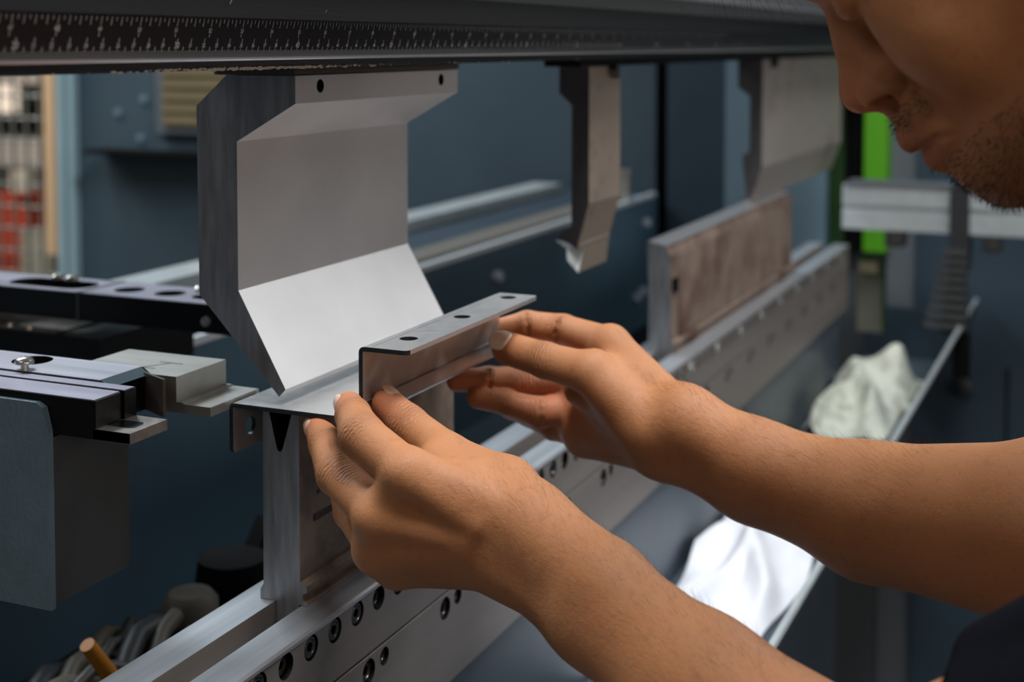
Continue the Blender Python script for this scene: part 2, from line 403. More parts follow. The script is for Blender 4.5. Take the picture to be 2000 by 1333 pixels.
# crumbs of dried grease under the rim
random.seed(11); gb = bmesh.new()
for k in range(300):
    x = random.gauss(590, 45) if k < 260 else random.uniform(430, 1100)
    s = random.uniform(.25, .8)*(1.3 if k < 260 else .7)
    bmesh.ops.create_icosphere(gb, subdivisions=1, radius=s, matrix=Matrix.Translation((x, 397.0+random.uniform(-.6, .8), -11.7+random.uniform(-.7, .4))) @ Matrix.Diagonal((2.2, 1, .8, 1)))
g = obj('grease_crumbs', gb, mat('dried grease', (168, 160, 150), .8), ram, label='pale dried grease clinging under the ram edge'); g['kind'] = 'stuff'
# scratches on the ram face
sb_ = bmesh.new()
for (x, t0, t1, dx) in ((632, 16.0, 22, 3), (548, 23, 27, 1.2), (500, -1, -3, -2.5)):
    vs = [sb_.verts.new(on_face(x+a, t, .35)) for a, t in ((0, t0), (.5, t0), (dx+.5, t1), (dx, t1))]; sb_.faces.new(vs)
obj('scratch', sb_, mark_m, ram)
obj('clamp_bar', prism([(417, -13), (417, -16.5), (419, -16.5), (419, -17), (470, -17), (470, -13)], 652, 858), mat('brown clamp steel', (92, 82, 74), .45, .5, .1, 60, ALONG), ram)
obj('clamp_bar', prism([(417, -13), (417, -19.2), (450, -19.0), (450, -13)], 1090, 2300), ram_m, ram)

# ---------------------------------------------------------------- upper tools
punch = thing('gooseneck_punch', 'large gooseneck punch with pale bent faces hanging above the held sheet', 'punch', (755, 440, -197))
pp = [(417.2, -17.4), (417.2, -32.7), (456, -54.7), (456, -138.9), (425.2, -192.4), (429.4, -197), (482.6, -143), (483.2, -35), (462.7, -17.4)]
pb = prism(pp, 653, 856, mi_end=1)
# bring the lower part back a little as on the real tool
body = obj('punch_body', pb, [steel_face, steel_end], punch, bevel=.25)
hb = bmesh.new()
for x in (679, 831): lathe(hb, (x, 412, -23.6), (0, 1, 0), [(0, 0), (0, 3.9), (22, 3.9), (22, 0)], 24)
cut(body, hb, hole_m)
for x in (679, 831): obj('set_screw', lathe(bmesh.new(), (x, 424, -23.6), (0, 1, 0), [(0, 0), (0, 1.4), (.4, 2.6), (3, 3.4), (5, 3.6), (5, 0)], 12), screw_m, punch)
obj('tang_plate', bx(654, 850, 456, 468, -17.3, -14.4), holder_top, punch, label='thin bright tang edge at the top')
wl = bmesh.new()
lathe(wl, (0, 0, 0), (0, 0, 1), [(0, 0), (0, .1), (.1, .1), (.1, 0)], 6)
wl.free()

horn = thing('narrow_punch', 'narrow horn punch hanging alone in the middle with a polished hooked tip', 'punch', (1150, 428, -198))
# side outline as seen along the machine
hp = [(417.6, -19.5), (417.6, -136), (427.5, -172), (430.8, -197.6), (444.5, -189), (448.8, -170), (441, -161), (433.5, -157), (433.5, -52), (445, -42), (445, -19.5)]
hb2 = prism(hp, 1112, 1192, mi_end=1)
hbody = obj('punch_body', hb2, [mat('brown tinted tool steel', (168, 150, 134), .4, .55, .08, 18, (1, 1, 1), .04, 800, stain=(120, 98, 80), stain_scale=30, stain_lo=.56), mat('dark punch end', (70, 66, 68), .45, .5, .1, 60)], horn, bevel=.4)
sc = bmesh.new(); cyl(sc, (1070, 462, -176), (1125, 438, -196), 21, 40)
cut(hbody, sc, mat('polished steel with white glare', (246, 248, 244), .35, .25))  # near-white colour adds mirrored overhead light to the polished cut
obj('fold_highlight', prism([(427.1, -171.2), (428.0, -174.2), (427.6, -174.6), (426.9, -171.4)], 1118, 1190), mat('painted fold highlight', (200, 178, 164), .3, .6), horn)  # pinkish strip drawn as the highlight along the fold
obj('tang_plate', bx(1100, 1190, 418, 446, -19.4, -15), holder_top, horn)
kb = bmesh.new(); cyl(kb, (1162, 417.5, -23), (1162, 409, -23), 5, 14); box(kb, 1166, 1172, 411, 417, -30, -18)
obj('latch_button', kb, screw_m, horn, bevel=.3)

fpun = thing('wide_far_punch', 'wide pale punch at the far end of the ram beside the face', 'punch', (1990, 430, -190))
qp = [(417.4, -19.5), (417.4, -155), (432, -198), (436, -199), (442, -150), (442, -140), (433.5, -136), (433.5, -66), (449, -54), (449, -19.5)]
qb = prism([(1729, -19.5), (1729, -168), (1729, -300), (1990, -300), (2215, -178), (2268, -120), (2262, -19.5)], 410, 450, axis='y')
qm = obj('punch_body', prism(qp, 1729, 2262, mi_end=1), [mat('worn pale tool face', (164, 156, 150), .5, .4, .10, 9, (1, 1, 1), .04, 500, stain=(128, 110, 100), stain_scale=9, stain_lo=.52), mat('shaded punch end', (76, 74, 76), .5, .5, .1, 60)], fpun, bevel=.5)
obj('tip_edge', prism([(431.2, -197), (432.4, -199.8), (436.6, -199.8), (436.6, -197.5)], 1728, 2262), steel, fpun)
kb = bmesh.new(); cyl(kb, (1775, 417, -24), (1775, 409, -24), 6, 14)
obj('latch_button', kb, rubber, fpun, bevel=.3)

# ---------------------------------------------------------------- the bent sheet in the hands
def offset_profile(pts, th, rad=2.4, seg=9):
    """open centreline (y,z) rounded at its bends, thickened to th"""
    out = [Vector(pts[0])]
    for i in range(1, len(pts)-1):
        p = Vector(pts[i]); a = (Vector(pts[i-1])-p).normalized(); b = (Vector(pts[i+1])-p).normalized()
        for k in range(seg+1):
            t = k/seg; out.append(p+a*rad*(1-t)**2+b*rad*t**2)
    out.append(Vector(pts[-1]))
    L, R = [], []
    for i, p in enumerate(out):
        d = (out[min(i+1, len(out)-1)]-out[max(i-1, 0)]).normalized(); n = Vector((-d.y, d.x))
        L.append(p+n*th/2); R.append(p-n*th/2)
    return [tuple(q) for q in L]+[tuple(q) for q in R[::-1]]
sheet = thing('bent_sheet_bracket', 'steel sheet bent into flanges with three holes on top, held in both hands', 'sheet metal part', (735, 400, -204))
th = 2.5
prof = offset_profile([(456.8, -230.5), (456.8, -202.8), (373, -202.8), (373, -163.4), (344.5, -163.4)], th)
sheet_o = obj('sheet_body', prism(prof, 646, 824.5, mi_end=1), [sheet_m, sheet_edge], sheet)
hb = bmesh.new()
for x, y in ((674.5, 359), (742, 359), (811, 359.5)): lathe(hb, (x, y, -170), (0, 0, 1), [(0, 0), (0, 5.2), (12, 5.2), (12, 0)], 40)
for x in (663, 735, 806): lathe(hb, (x, 450, -218.5), (0, 1, 0), [(0, 0), (0, 5.2), (12, 5.2), (12, 0)], 32)
# rounded corners of the flanges
def corner(bm, x, xs, yz, axis):
    pass
cut(sheet_o, hb, sheet_edge)
rc_ = bmesh.new()
def corner_cut(bm, cx, sx, c2, s2, axis, r=3.2):
    """fillet cutter at an outer corner: box minus quarter disc as a prism"""
    pts = [(cx+sx*1, c2+s2*1), (cx-sx*r, c2+s2*1), (cx-sx*r, c2)]
    for k in range(1, 7):
        a = k/6*math.pi/2; pts.append((cx-sx*r+sx*r*math.sin(a), c2-s2*r+s2*r*math.cos(a)))
    pts.append((cx+sx*1, c2-s2*r))
    if axis == 'z': prism(pts, -168, -160, bm, axis='z')
    else: prism(pts, 452, 460, bm, axis='y')
corner_cut(rc_, 646, -1, 344.5, -1, 'z'); corner_cut(rc_, 824.5, 1, 344.5, -1, 'z')
corner_cut(rc_, 646, -1, -230.5, -1, 'y'); corner_cut(rc_, 824.5, 1, -230.5, -1, 'y')
cut(sheet_o, rc_, sheet_edge)
fl_ = bmesh.new(); box(fl_, 647, 824, 370.6, 371.72, -192.6, -192.3); box(fl_, 648, 824, 366.8, 367.1, -162.3, -162.1)
obj('bend_line', fl_, mat('scribed line', (78, 78, 80), .5), sheet)

# ---------------------------------------------------------------- back gauge
block = thing('stop_block', 'bright machined stop block with a stepped nose touching the back of the sheet', 'stop block', (655, 500, -205))
bb = prism([(458.6, -205.6), (458.6, -200.4), (476, -200.4), (477.5, -199.6), (481.4, -199.6), (481.4, -185.4), (552, -185.4), (552, -205.6)], 629, 676, mi_end=1)
obj('block_body', bb, [mat('milled steel', (196, 196, 190), .36, .7, .12, 50, (1, .2, 1), .05, 900), mat('milled steel side', (150, 146, 138), .4, .7, .12, 60)], block, bevel=.3)
eb = bmesh.new()
for q in ([(640, 505), (641.2, 505), (641.2, 522), (640, 522)], [(655, 497), (656.2, 497), (656.2, 513), (655, 513)], [(641, 513), (655.5, 504.4), (655.5, 505.8), (641, 514.4)]):
    prism(q, -185.6, -185.25, eb, axis='z')
obj('engraved_mark', eb, mat('scribed mark', (120, 120, 112), .5), block)

finger = thing('near_gauge_finger', 'black back gauge finger with slotted nose and round holes, nearest on the left', 'gauge finger', (590, 540, -204))
obj('side_rail', prism([(481, -183), (481, -197.6), (458.6, -197.6), (458.6, -202.8), (640, -204), (900, -204), (900, -183)], 561, 582), [black_m], finger, bevel=.5)
obj('rail_top', bx(561.6, 581.4, 481.6, 900, -183.1, -182.6), black_top_sheen, finger, label='scuffed top of the near rail, bright with painted sheen')
nz = obj('slotted_nose', bx(561, 591, 458.4, 482, -203, -197.4), [mat('nose steel', (150, 144, 138), .36, .7, .2, 120)], finger, bevel=.4)
sl = bmesh.new(); prism([(571, 463.5), (578, 463.5), (581, 466), (581, 479), (578, 481.5), (571, 481.5), (569, 479), (569, 466)], -210, -190, sl, axis='z'); cut(nz, sl, dirt_and_shade)
obj('face_plate', bx(561.4, 581, 480.4, 481.2, -197.2, -183.2), dirt_and_shade, finger)
obj('middle_rail', bx(582.2, 591.6, 479, 900, -203.8, -182.4), [black_m], finger, bevel=.4)
obj('rail_top', bx(582.8, 591, 479.6, 900, -182.5, -182.0), black_top_sheen, finger, label='top of the middle rail, bright with painted sheen')
far_rail = obj('far_rail', prism([(498, -204), (900, -204), (900, -181.6), (503, -181.6), (498, -185)], 591.8, 628), [black_m], finger, bevel=.4)
top3 = obj('rail_top', bx(592.4, 627.4, 503.4, 900, -181.7, -181.2), mat('brushed rail top with sheen', (206, 206, 218), .34, .75, .12, 80, (1, .05, 1), .05, 900), finger, label='brushed top with round holes, bright with painted sheen')  # bright colour also holds the lamps' reflection on the brushed steel
hc = bmesh.new()
for y in (571, 618, 664, 712): lathe(hc, (614.5, y, -199), (0, 0, 1), [(0, 0), (0, 11.5), (30, 11.5), (30, 0)], 36)
cut(far_rail, hc, hole_m)
hc = bmesh.new()
for y in (571, 618, 664, 712): lathe(hc, (614.5, y, -199), (0, 0, 1), [(0, 0), (0, 11.5), (30, 11.5), (30, 0)], 36)
cut(top3, hc, hole_m)
bw = bmesh.new(); lathe(bw, (596.5, 560, -181.2), (0, 0, 1), [(0, 2.2), (3.0, 2.2), (3.0, 5.2), (4.2, 5.4), (5.6, 4.6), (6.5, 2.6), (6.7, 1.6), (5.6, 1.4), (5.6, 0)], 24)
obj('rail_chamfer', prism([(497.6, -185), (503.2, -181.4), (503.2, -181.0), (497.2, -184.8)], 592.4, 626), paint_pale, finger)
obj('button_screw', bw, screw_hi, finger, smooth=True, label='silver round-headed screw standing proud')
obj('end_shim', prism([(623, 499), (613.6, 478.6), (615.2, 478), (625, 499)], -204, -183.2, axis='z'), mat('scuffed shim', (92, 84, 82), .4, .6, .3, 90), finger)

carrier = thing('finger_carrier_box', 'hammered grey blue box carrying the near gauge finger at lower left', 'housing', (590, 700, -300))
cb = prism([(508, -296), (508, -201), (511.5, -188.6), (516, -186.4), (560, -186.4), (900, -186.4), (900, -296)], 557, 560.6)
obj('side_cheek', cb, paint_tex, carrier, bevel=.8)
obj('box_body', bx(558.4, 621, 508.6, 900, -294, -205), [mat('grey brown box paint', (62, 66, 68), .5, 0, .08, 40, (1, 1, 1), .35, 420)], carrier, bevel=2.2)

farf = thing('far_gauge_finger', 'black back gauge finger with oval slot and holes, seen behind the large punch', 'gauge finger', (880, 700, -215))
fb_ = obj('finger_bar', bx(850, 905, 598, 1250, -215, -193.4), [black_m], farf, bevel=.6)
ft = obj('bar_top', bx(851, 904, 599, 741, -193.5, -193.0), black_top_sheen, farf, label='grey top of the finger with painted sheen')
ft2 = obj('bar_top', bx(851, 904, 745, 1250, -193.5, -193.0), black_top_sheen, farf, label='grey top of the finger behind the joint, with painted sheen')
def slots(z0=-230):
    b = bmesh.new()
    pts = [(876+16*math.cos(a), 815+16*math.sin(a)) for a in [math.pi*k/10 for k in range(11)]]+[(876+16*math.cos(a), 765+16*math.sin(a)) for a in [math.pi+math.pi*k/10 for k in range(11)]]
    prism(pts, z0, -188, b, axis='z'); return b
cut(fb_, slots(), hole_m); cut(ft2, slots(), hole_m)
for y in (714, 675, 640):
    for o_ in (fb_, ft):
        b = bmesh.new(); lathe(b, (876, y, -230), (0, 0, 1), [(0, 0), (0, 12), (50, 12), (50, 0)], 28); cut(o_, b, hole_m)
obj('joint', bx(849.4, 905, 741.6, 744.4, -215.4, -192.6), ram_grey, farf, label='pale joint line across the finger')
for y in (658, 800, 785): obj('cap_screw', lathe(bmesh.new(), (892, y, -193), (0, 0, 1), [(0, 0), (0, 5), (3, 5), (4.5, 3.5), (4.8, 0)], 18), screw_hi, farf, smooth=True)
obj('cap_screw', lathe(bmesh.new(), (849.6, 622, -206), (-1, 0, 0), [(0, 0), (0, 4), (2, 3.6), (2.5, 0)], 16), screw_hi, farf, smooth=True)
slide = thing('gauge_slide', 'black slide block with small screws under the far gauge finger', 'slide block', (870, 800, -260))
obj('slide_body', bx(842, 960, 716, 1100, -262, -226), black_m, slide, bevel=.6)
obj('slide_cap', bx(843, 950, 760, 1098, -226, -224.8), ram_grey, slide)
for x, y in ((852, 840), (850, 812), (848, 790)): obj('cap_screw', lathe(bmesh.new(), (x, y, -225), (0, 0, 1), [(0, 0), (0, 3), (2, 2.6), (2.2, 0)], 12), screw_hi, slide)
obj('cap_screw', lathe(bmesh.new(), (841.8, 726, -246), (-1, 0, 0), [(0, 0), (0, 3.4), (2, 3), (2.2, 0)], 12), screw_m, slide)
mo = thing('motor_end', 'rounded grey motor end just inside the left edge behind the near finger', 'motor', (760, 810, -260))
obj('motor_shell', lathe(bmesh.new(), (760, 900, -233), (0, -1, 0), [(0, 0), (0, 17), (128, 17), (136, 15), (141, 9), (142, 0)], 28), paint_pale, mo, smooth=True)

beam = thing('back_gauge_beam', 'blue crossbeam with bright guide rails running behind the punches', 'beam', (1700, 900, -500))
obj('beam_body', bx(500, 2444, 783, 1080, -505, -278), beam_m, beam, bevel=2)
obj('beam_top', bx(700, 2440, 830, 1060, -278, -275), paint_dk, beam)
obj('guide_rail', bx(700, 2430, 781, 789, -278, -270.5), mat('bright rail', (232, 238, 242), .35, .3), beam, label='lower bright guide rail')
obj('guide_rail', bx(700, 2300, 800, 845, -275, -268), mat('brownish rail', (120, 116, 108), .5, .3), beam, label='dull grey brown guide rail')
obj('guide_rail', bx(1150, 2400, 955, 1010, -276, -258), alu, beam, label='upper bright guide rail')
obj('guide_rail', bx(850, 1260, 800, 812, -275, -264.5), alu, beam, label='short bright guide rail')
for x, z in ((1723, -317), (2371, -319), (2400, -372), (2353, -440), (2320, -446)):
    obj('cap_screw', lathe(bmesh.new(), (x, 783, z), (0, -1, 0), [(0, 0), (0, 8), (8, 8), (9.5, 6.5), (9.5, 0)], 16), mat('zinc bolt', (214, 226, 240), .4, .2), beam, smooth=True)
po = thing('gauge_post', 'short round steel post at the far end of the crossbeam beside the narrow punch', 'post', (2300, 850, -275))
obj('post_shaft', lathe(bmesh.new(), (2300, 800, -270), (0, 0, 1), [(0, 0), (0, 13), (44, 13), (44, 15), (50, 15), (50, 0)], 20), steel, po, smooth=True)

# ---------------------------------------------------------------- far side frame and what hangs on it
frame = thing('machine_side_frame', 'tall slate blue far side frame of the press brake filling the background', 'machine frame', (2500, 1300, -1300))
obj('inner_panel', bx(2450, 2470, 790, 2130, -1300, 900), paint, frame)
obj('edge_plate', bx(2450, 2470, 655, 768, -1300, 900), paint_dk, frame)
obj('throat_column', bx(2380, 2520, 465, 640, -1300, 900), paint_pale, frame, bevel=6, label='paler column at the throat of the frame')
obj('end_panel', bx(2450, 2480, 322, 380, -1300, 900), grey_panel, frame, label='grey panel beside the green pillar')
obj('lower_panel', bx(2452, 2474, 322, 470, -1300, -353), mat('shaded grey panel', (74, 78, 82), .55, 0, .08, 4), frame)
obj('outer_panel', bx(2440, 2480, -900, 322, -1300, 900), paint_dk, frame)
obj('frame_core', bx(2475, 2560, 400, 2130, -1300, 900), nearblack, frame)
obj('shelf_edge', bx(2380, 2450, 1560, 2060, -236, -228), nearblack, frame)
for (y, z) in ((2020, -150), (1960, -205), (1950, -120)): obj('cap_screw', lathe(bmesh.new(), (2450, y, z), (-1, 0, 0), [(0, 0), (0, 8), (5, 8), (6, 0)], 12), paint_pale, frame)
vent = thing('filter_panel', 'ochre ribbed filter panel on the side frame left of the large punch', 'filter', (2440, 1850, -150))
obj('filter_frame', bx(2432, 2450, 1700, 1905, -190, 120), grey_panel, vent)
obj('filter_mat', bx(2428, 2434, 1710, 1882, -176, 110), vent_m, vent)
rib0 = obj('rib', bx(2424, 2429, 1710, 1882, -170, -158), mat('dark ochre rib', (118, 106, 76), .7), vent)
for k in range(1, 11): share(rib0, vent, rib0.location+Vector((0, 0, .026*k)))
pil = thing('green_pillar', 'green and black pillar of the machine beside the face, lit side painted bright', 'pillar', (2440, 430, -350))
obj('dark_side', bx(2410, 2452, 439, 484, -352, 900), green_dk, pil)  # darker green puts the pillar's unlit side into the colour
obj('gap', bx(2414, 2452, 404, 439, -352, 900), nearblack, pil)
obj('green_face', prism([(366, -352), (404, -352), (404, 900), (366, 900)], 2400, 2452), green_m, pil, bevel=3)  # brighter green puts the pillar's lit side into the colour
nch = thing('green_handle', 'green bracket with pale plate low on the end panel behind the bed end', 'bracket', (2300, 400, -480))
hb_ = bmesh.new(); box(hb_, 2300, 2306, 352, 396, -352, -347); box(hb_, 2300, 2306, 350, 355, -470, -347)
obj('bracket_bar', hb_, green_dk, nch); obj('bracket_plate', bx(2304, 2310, 356, 396, -470, -353), mat('dull plate', (96, 96, 84), .6), nch)
obj('bracket_tag', bx(2301, 2304, 364, 392, -372, -354), mat('cream tag', (150, 142, 116), .6), nch)

prof_ = thing('light_guard_rail', 'horizontal grooved aluminium rail holding the black cable chain below the chin', 'rail', (2200, 300, -290))
rp = [(-219.5, 2200), (-250, 2200), (-251, 2206), (-258, 2206), (-259, 2200), (-288, 2200), (-288, 2240), (-219.5, 2240)]
def railseg(y0, y1):
    b = bmesh.new(); a = [b.verts.new((x, y0, z)) for z, x in rp]; c = [b.verts.new((x, y1, z)) for z, x in rp]
    b.faces.new(a); b.faces.new(c[::-1]); n = len(rp)
    for i in range(n): b.faces.new((a[i], c[i], c[(i+1) % n], a[(i+1) % n]))
    return b
obj('rail_piece', railseg(238, 403), alu, prof_, bevel=1.2, label='rail length with the open end')
obj('rail_piece', railseg(-300, 212), alu, prof_, bevel=1.2)
obj('rail_cover', bx(2196, 2242, 240, 395, -219.4, -213), grey_panel, prof_)
obj('end_bracket', bx(2188, 2244, 212, 240, -345, -216), rubber, prof_, bevel=2)
for y in (322, 180):
    obj('clamp_nut', bx(2190, 2235, y-14, y+14, -312, -288), rubber, prof_, bevel=2)
    obj('cap_screw', lathe(bmesh.new(), (2190, y-4, -302), (-1, 0, 0), [(0, 0), (0, 7), (6, 7), (7, 0)], 14), screw_m, prof_)
chn = thing('cable_chain', 'hanging cable drag chain of ribbed black links on the grooved rail', 'cable chain', (2195, 230, -430))
for k in range(9):
    z = -318-k*13.0-(k*k)*.12; w = 21+k*2.0; y = 228+k*1.2
    lb = bmesh.new(); prism([(y-w*.62, z), (y+w*.9, z), (y+w, z+3), (y+w*.96, z+8), (y-w*.62, z+8)], 2176, 2196, lb)
    obj('link', lb, chain_m, chn, bevel=1.6)
obj('chain_spine', prism([(212, -440), (216, -318), (236, -318), (252, -440)], 2194, 2206), rubber, chn)
obj('connector', bx(2184, 2204, 208, 232, -505, -436), nearblack, chn, bevel=2)
kn = thing('panel_knob', 'small round knob on the dark panel under the cable chain', 'knob', (2435, 225, -560))
obj('knob_cap', lathe(bmesh.new(), (2440, 240, -578), (-1, 0, 0), [(0, 0), (0, 16), (10, 16), (14, 10), (14, 0)], 18), rubber, kn, smooth=True)
obj('door_seam', bx(2436, 2441, 168, 171, -1300, -540), nearblack, frame)

# ---------------------------------------------------------------- left background: posts, mesh guard, shelves
pst = thing('guard_post', 'teal grey upright post left of the side frame', 'post', (2450, 2150, -1300))
obj('post_shaft', bx(2430, 2470, 2132, 2176, -1300, 900), teal, pst, bevel=9)
obj('post_groove', bx(2427, 2432, 2150, 2153, -1300, 900), paint_dk, pst)
fen = thing('mesh_guard', 'welded wire mesh guard with a sand coloured frame at far left', 'fence', (3000, 2750, -1300))
obj('frame_post', bx(2990, 3020, 2688, 2722, -580, 700), beige, fen, label='sand coloured upright of the guard')
vw = obj('wire', lathe(bmesh.new(), (3000, 2745, -1300), (0, 0, 1), [(0, 4.6), (2000, 4.6)], 6), wire_m, fen)
for k in range(1, 12): share(vw, fen, vw.location+Vector((0, .048*k, 0)))
hw = obj('wire', lathe(bmesh.new(), (3006, 2700, -640), (0, 1, 0), [(0, 4.6), (520, 4.6)], 6), wire_m, fen)
for k in range(1, 22): share(hw, fen, hw.location+Vector((0, 0, .062*k)))
rack = thing('storage_shelf', 'pale shelf with dark pigeonholes behind the mesh guard', 'shelf', (4200, 3850, -1300))
obj('shelf_back', bx(4240, 4260, 3600, 4300, -1300, 300), mat('grey shelf back', (96, 94, 88), .8), rack)
obj('shelf_board', bx(3940, 4240, 3600, 4300, -450, -360), mat('pale board', (178, 166, 156), .7), rack)
obj('shelf_board', bx(3940, 4240, 3600, 4300, -145, -110), mat('pale board', (178, 166, 156), .7), rack)
for k in range(7): obj('pigeonhole', bx(4236, 4240, 3620+k*70, 3668+k*70, -345, -225), nearblack, rack)
tag(obj('glowing_panel', bx(3850, 3900, 3660, 3735, -245, -148), emit('lit white', (235, 215, 195), .6)), 'small glowing white panel high behind the mesh guard', 'lamp')  # self-lit panel put in for a small bright patch behind the guard
tag(obj('cream_box', bx(3850, 3900, 3590, 3670, -530, -452), mat('cream card', (196, 184, 166), .8)), 'cream box between the pale shelf and the red crates', 'box')
z0 = -580
for k in range(3):
    tag(obj('red_crate', bx(3900, 4100, 3640, 4200, -1300+255*k+ (0 if k<2 else 0), -1060+255*k), red_m, bevel=8), 'red plastic crate behind the mesh guard, %s of the stack' % ('lowest', 'middle', 'topmost')[k], 'crate', 'red crates behind the mesh guard')
tag(obj('cement_bag', bx(3700, 3800, 3360, 3480, -1300, -640), mat('pale sack', (150, 146, 130), .9, 0, .2, 12), bevel=25), 'pale grey sack standing before the red crates', 'sack')

# ---------------------------------------------------------------- low clutter under the crossbeam
random.seed(5)
pi1 = thing('drain_pipe', 'thick dull grey pipe standing in the shadow left of the vee die', 'pipe', (850, 640, -760))
obj('pipe_body', lathe(bmesh.new(), (850, 640, -758), (0, 0, 1), [(0, 17), (300, 17), (306, 21), (338, 21), (344, 16), (344, 0)], 24), mat('dull grey pipe', (104, 100, 90), .6), pi1, smooth=True)
hz = thing('air_hoses', 'tangle of dark hoses in the shadow low behind the tool holder', 'hose', (780, 650, -758))
for k in range(8):
    y0 = 618+k*9; pts = [(690+q*17, y0+8*math.sin(q*.9+k), -432-k*2.5+13*math.sin(q*.8+k*1.3)) for q in range(9)]
    obj('hose', tube(bmesh.new(), pts, 4.5+(k % 3)*2, 10), mat('grey hose %d' % (k % 3), [(66, 64, 58), (104, 98, 86), (48, 50, 54)][k % 3], .5), hz, smooth=True)
obj('hose_bracket', bx(700, 825, 612, 700, -756, -446), mat('dark grey casting', (50, 50, 48), .6, .2, .2, 30), hz, bevel=4)
va = thing('shut_off_valve', 'black valve body in the shadow just left of the vee die foot', 'valve', (910, 640, -760))
vb = bmesh.new(); lathe(vb, (905, 640, -758), (0, 0, 1), [(0, 24), (318, 24), (330, 30), (352, 27), (356, 10), (356, 0)], 20)
obj('valve_body', vb, mat('black valve', (9, 9, 9), .7, spec=.15), va, smooth=True)
obj('valve_lever', prism([(928, -408), (948, -386), (958, -392), (940, -430), (930, -430)], 632, 646, axis='y'), mat('black valve', (9, 9, 9), .7, spec=.15), va, bevel=2)
ah = thing('amber_hose', 'short amber hose poking up at the bottom left corner', 'hose', (730, 600, -560))
obj('hose_tube', tube(bmesh.new(), [(745, 600, -560), (742, 600, -470), (712, 602, -412), (694, 604, -386)], [6, 6, 5.5, 5], 12), yellow_m, ah, smooth=True)
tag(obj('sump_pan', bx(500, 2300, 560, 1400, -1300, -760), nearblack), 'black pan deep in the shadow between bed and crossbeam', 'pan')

# ---------------------------------------------------------------- the person: one continuous skin from rounded bones
J = {'L_wr': (622.0, 264.0, -236.5, 16.8), 'L_wu': (622.0, 270.4, -256.0, 18), 'L_im': (600.0, 320.6, -211.5, 12.5), 'L_ip': (611.0, 352.6, -199.3, 11.8),
     'L_id': (628.0, 367.3, -194.6, 9.3), 'L_it': (637.0, 375.0, -192.6, 7.8), 'L_mm': (600.0, 336.0, -235.5, 12.5), 'L_mp': (620.0, 372.0, -224.0, 11.3),
     'L_md': (637.0, 389.4, -214.8, 9.2), 'L_mt': (650.0, 402.2, -211.2, 7.6), 'L_rm': (606.0, 340.0, -253.7, 12), 'L_rp': (640.0, 375.3, -250.7, 10),
     'L_rd': (655.0, 389.2, -243.0, 8.5), 'L_rt': (662.0, 393.2, -232.6, 7.5), 'L_pm': (618.0, 336.3, -265.7, 11.5), 'L_pp': (650.0, 369.4, -267.2, 9),
     'L_pd': (664.0, 380.6, -261.8, 7.5), 'L_pt': (672.0, 385.1, -254.7, 6.5), 'L_tc': (640.0, 285.9, -225.7, 14.5), 'L_tm': (642.0, 319.8, -214.5, 12),
     'L_ti': (652.0, 347.9, -203.4, 10.5), 'L_tt': (657.0, 362.8, -194.8, 8.6), 'L_f1': (600.0, 217.7, -251.3, 19.3), 'L_f2': (600.0, 222.2, -268.4, 20),
     'L_f3': (578.0, 160.6, -274.5, 22.5), 'L_f4': (578.0, 169.8, -283.6, 26), 'L_el': (548.0, 81.3, -308.6, 37), 'R_wr': (795.0, 236.9, -224.7, 19.5),
     'R_wu': (805.0, 252.0, -243.4, 19), 'R_im': (832.0, 297.6, -191.6, 12.5), 'R_ip': (850.0, 337.0, -188.1, 9.8), 'R_id': (838.0, 357.7, -184.4, 8.8),
     'R_it': (831.0, 381.9, -190.6, 7.4), 'R_mm': (845.0, 322.4, -218.0, 12.5), 'R_mp': (838.0, 355.8, -221.8, 9.6), 'R_md': (826.0, 380.0, -220.5, 8.2),
     'R_mt': (815.0, 397.9, -220.8, 7.2), 'R_rm': (842.0, 327.3, -238.2, 12.5), 'R_rp': (825.0, 344.1, -238.6, 10), 'R_rd': (820.0, 364.4, -233.1, 8.0),
     'R_rt': (814.0, 382.6, -230.2, 7.2), 'R_pm': (838.0, 316.1, -252.9, 11), 'R_pp': (845.0, 342.2, -253.2, 8.5), 'R_pd': (850.0, 360.9, -248.6, 7.5),
     'R_pt': (850.0, 375.9, -246.0, 6.5), 'R_tc': (792.0, 259.3, -229.5, 17), 'R_tm': (790.0, 296.4, -200.2, 12.5), 'R_ti': (794.0, 326.8, -196.3, 11),
     'R_tt': (803.0, 356.2, -193.3, 10.4), 'R_f1': (790.0, 191.4, -243.5, 23), 'R_f2': (800.0, 196.8, -256.1, 24), 'R_f3': (780.0, 125.3, -255.7, 31),
     'R_f4': (790.0, 126.8, -266.3, 33), 'R_el': (742.0, 28.0, -248.0, 44), 'nasion': (631.0, 123.1, 17.5, 0)}
def jp(n): return np.array(J[n][:3], float)
class Bone:
    """tapered rod between two points; k = softness of the joint with what is already there"""
    def __init__(s, a, b, ra, rb, k=3.):
        s.a = np.array(a, float); s.b = np.array(b, float); s.ra = ra; s.rb = rb; s.k = k; s.ab = s.b-s.a; s.L2 = max(1e-6, s.ab.dot(s.ab))
    def d(s, p):
        t = np.clip(((p-s.a)@s.ab)/s.L2, 0, 1); t2 = t
        return np.linalg.norm(p-s.a-t[..., None]*s.ab, axis=-1)-(s.ra+(s.rb-s.ra)*t2)
    def near(s, c): return float(s.d(c[None])[0])
class Blob:
    def __init__(s, c, r, R=None, k=3.):
        s.c = np.array(c, float); s.r = np.array(r, float); s.R = np.eye(3) if R is None else R; s.k = k
    def d(s, p):
        q = (p-s.c)@s.R   # into the blob's own axes (columns of R)
        k0 = np.linalg.norm(q/s.r, axis=-1); k1 = np.linalg.norm(q/(s.r*s.r), axis=-1)
        return np.where(k1 > 1e-9, k0*(k0-1)/np.maximum(k1, 1e-9), -s.r.min())
    def near(s, c): return float(np.linalg.norm(c-s.c)-s.r.max())
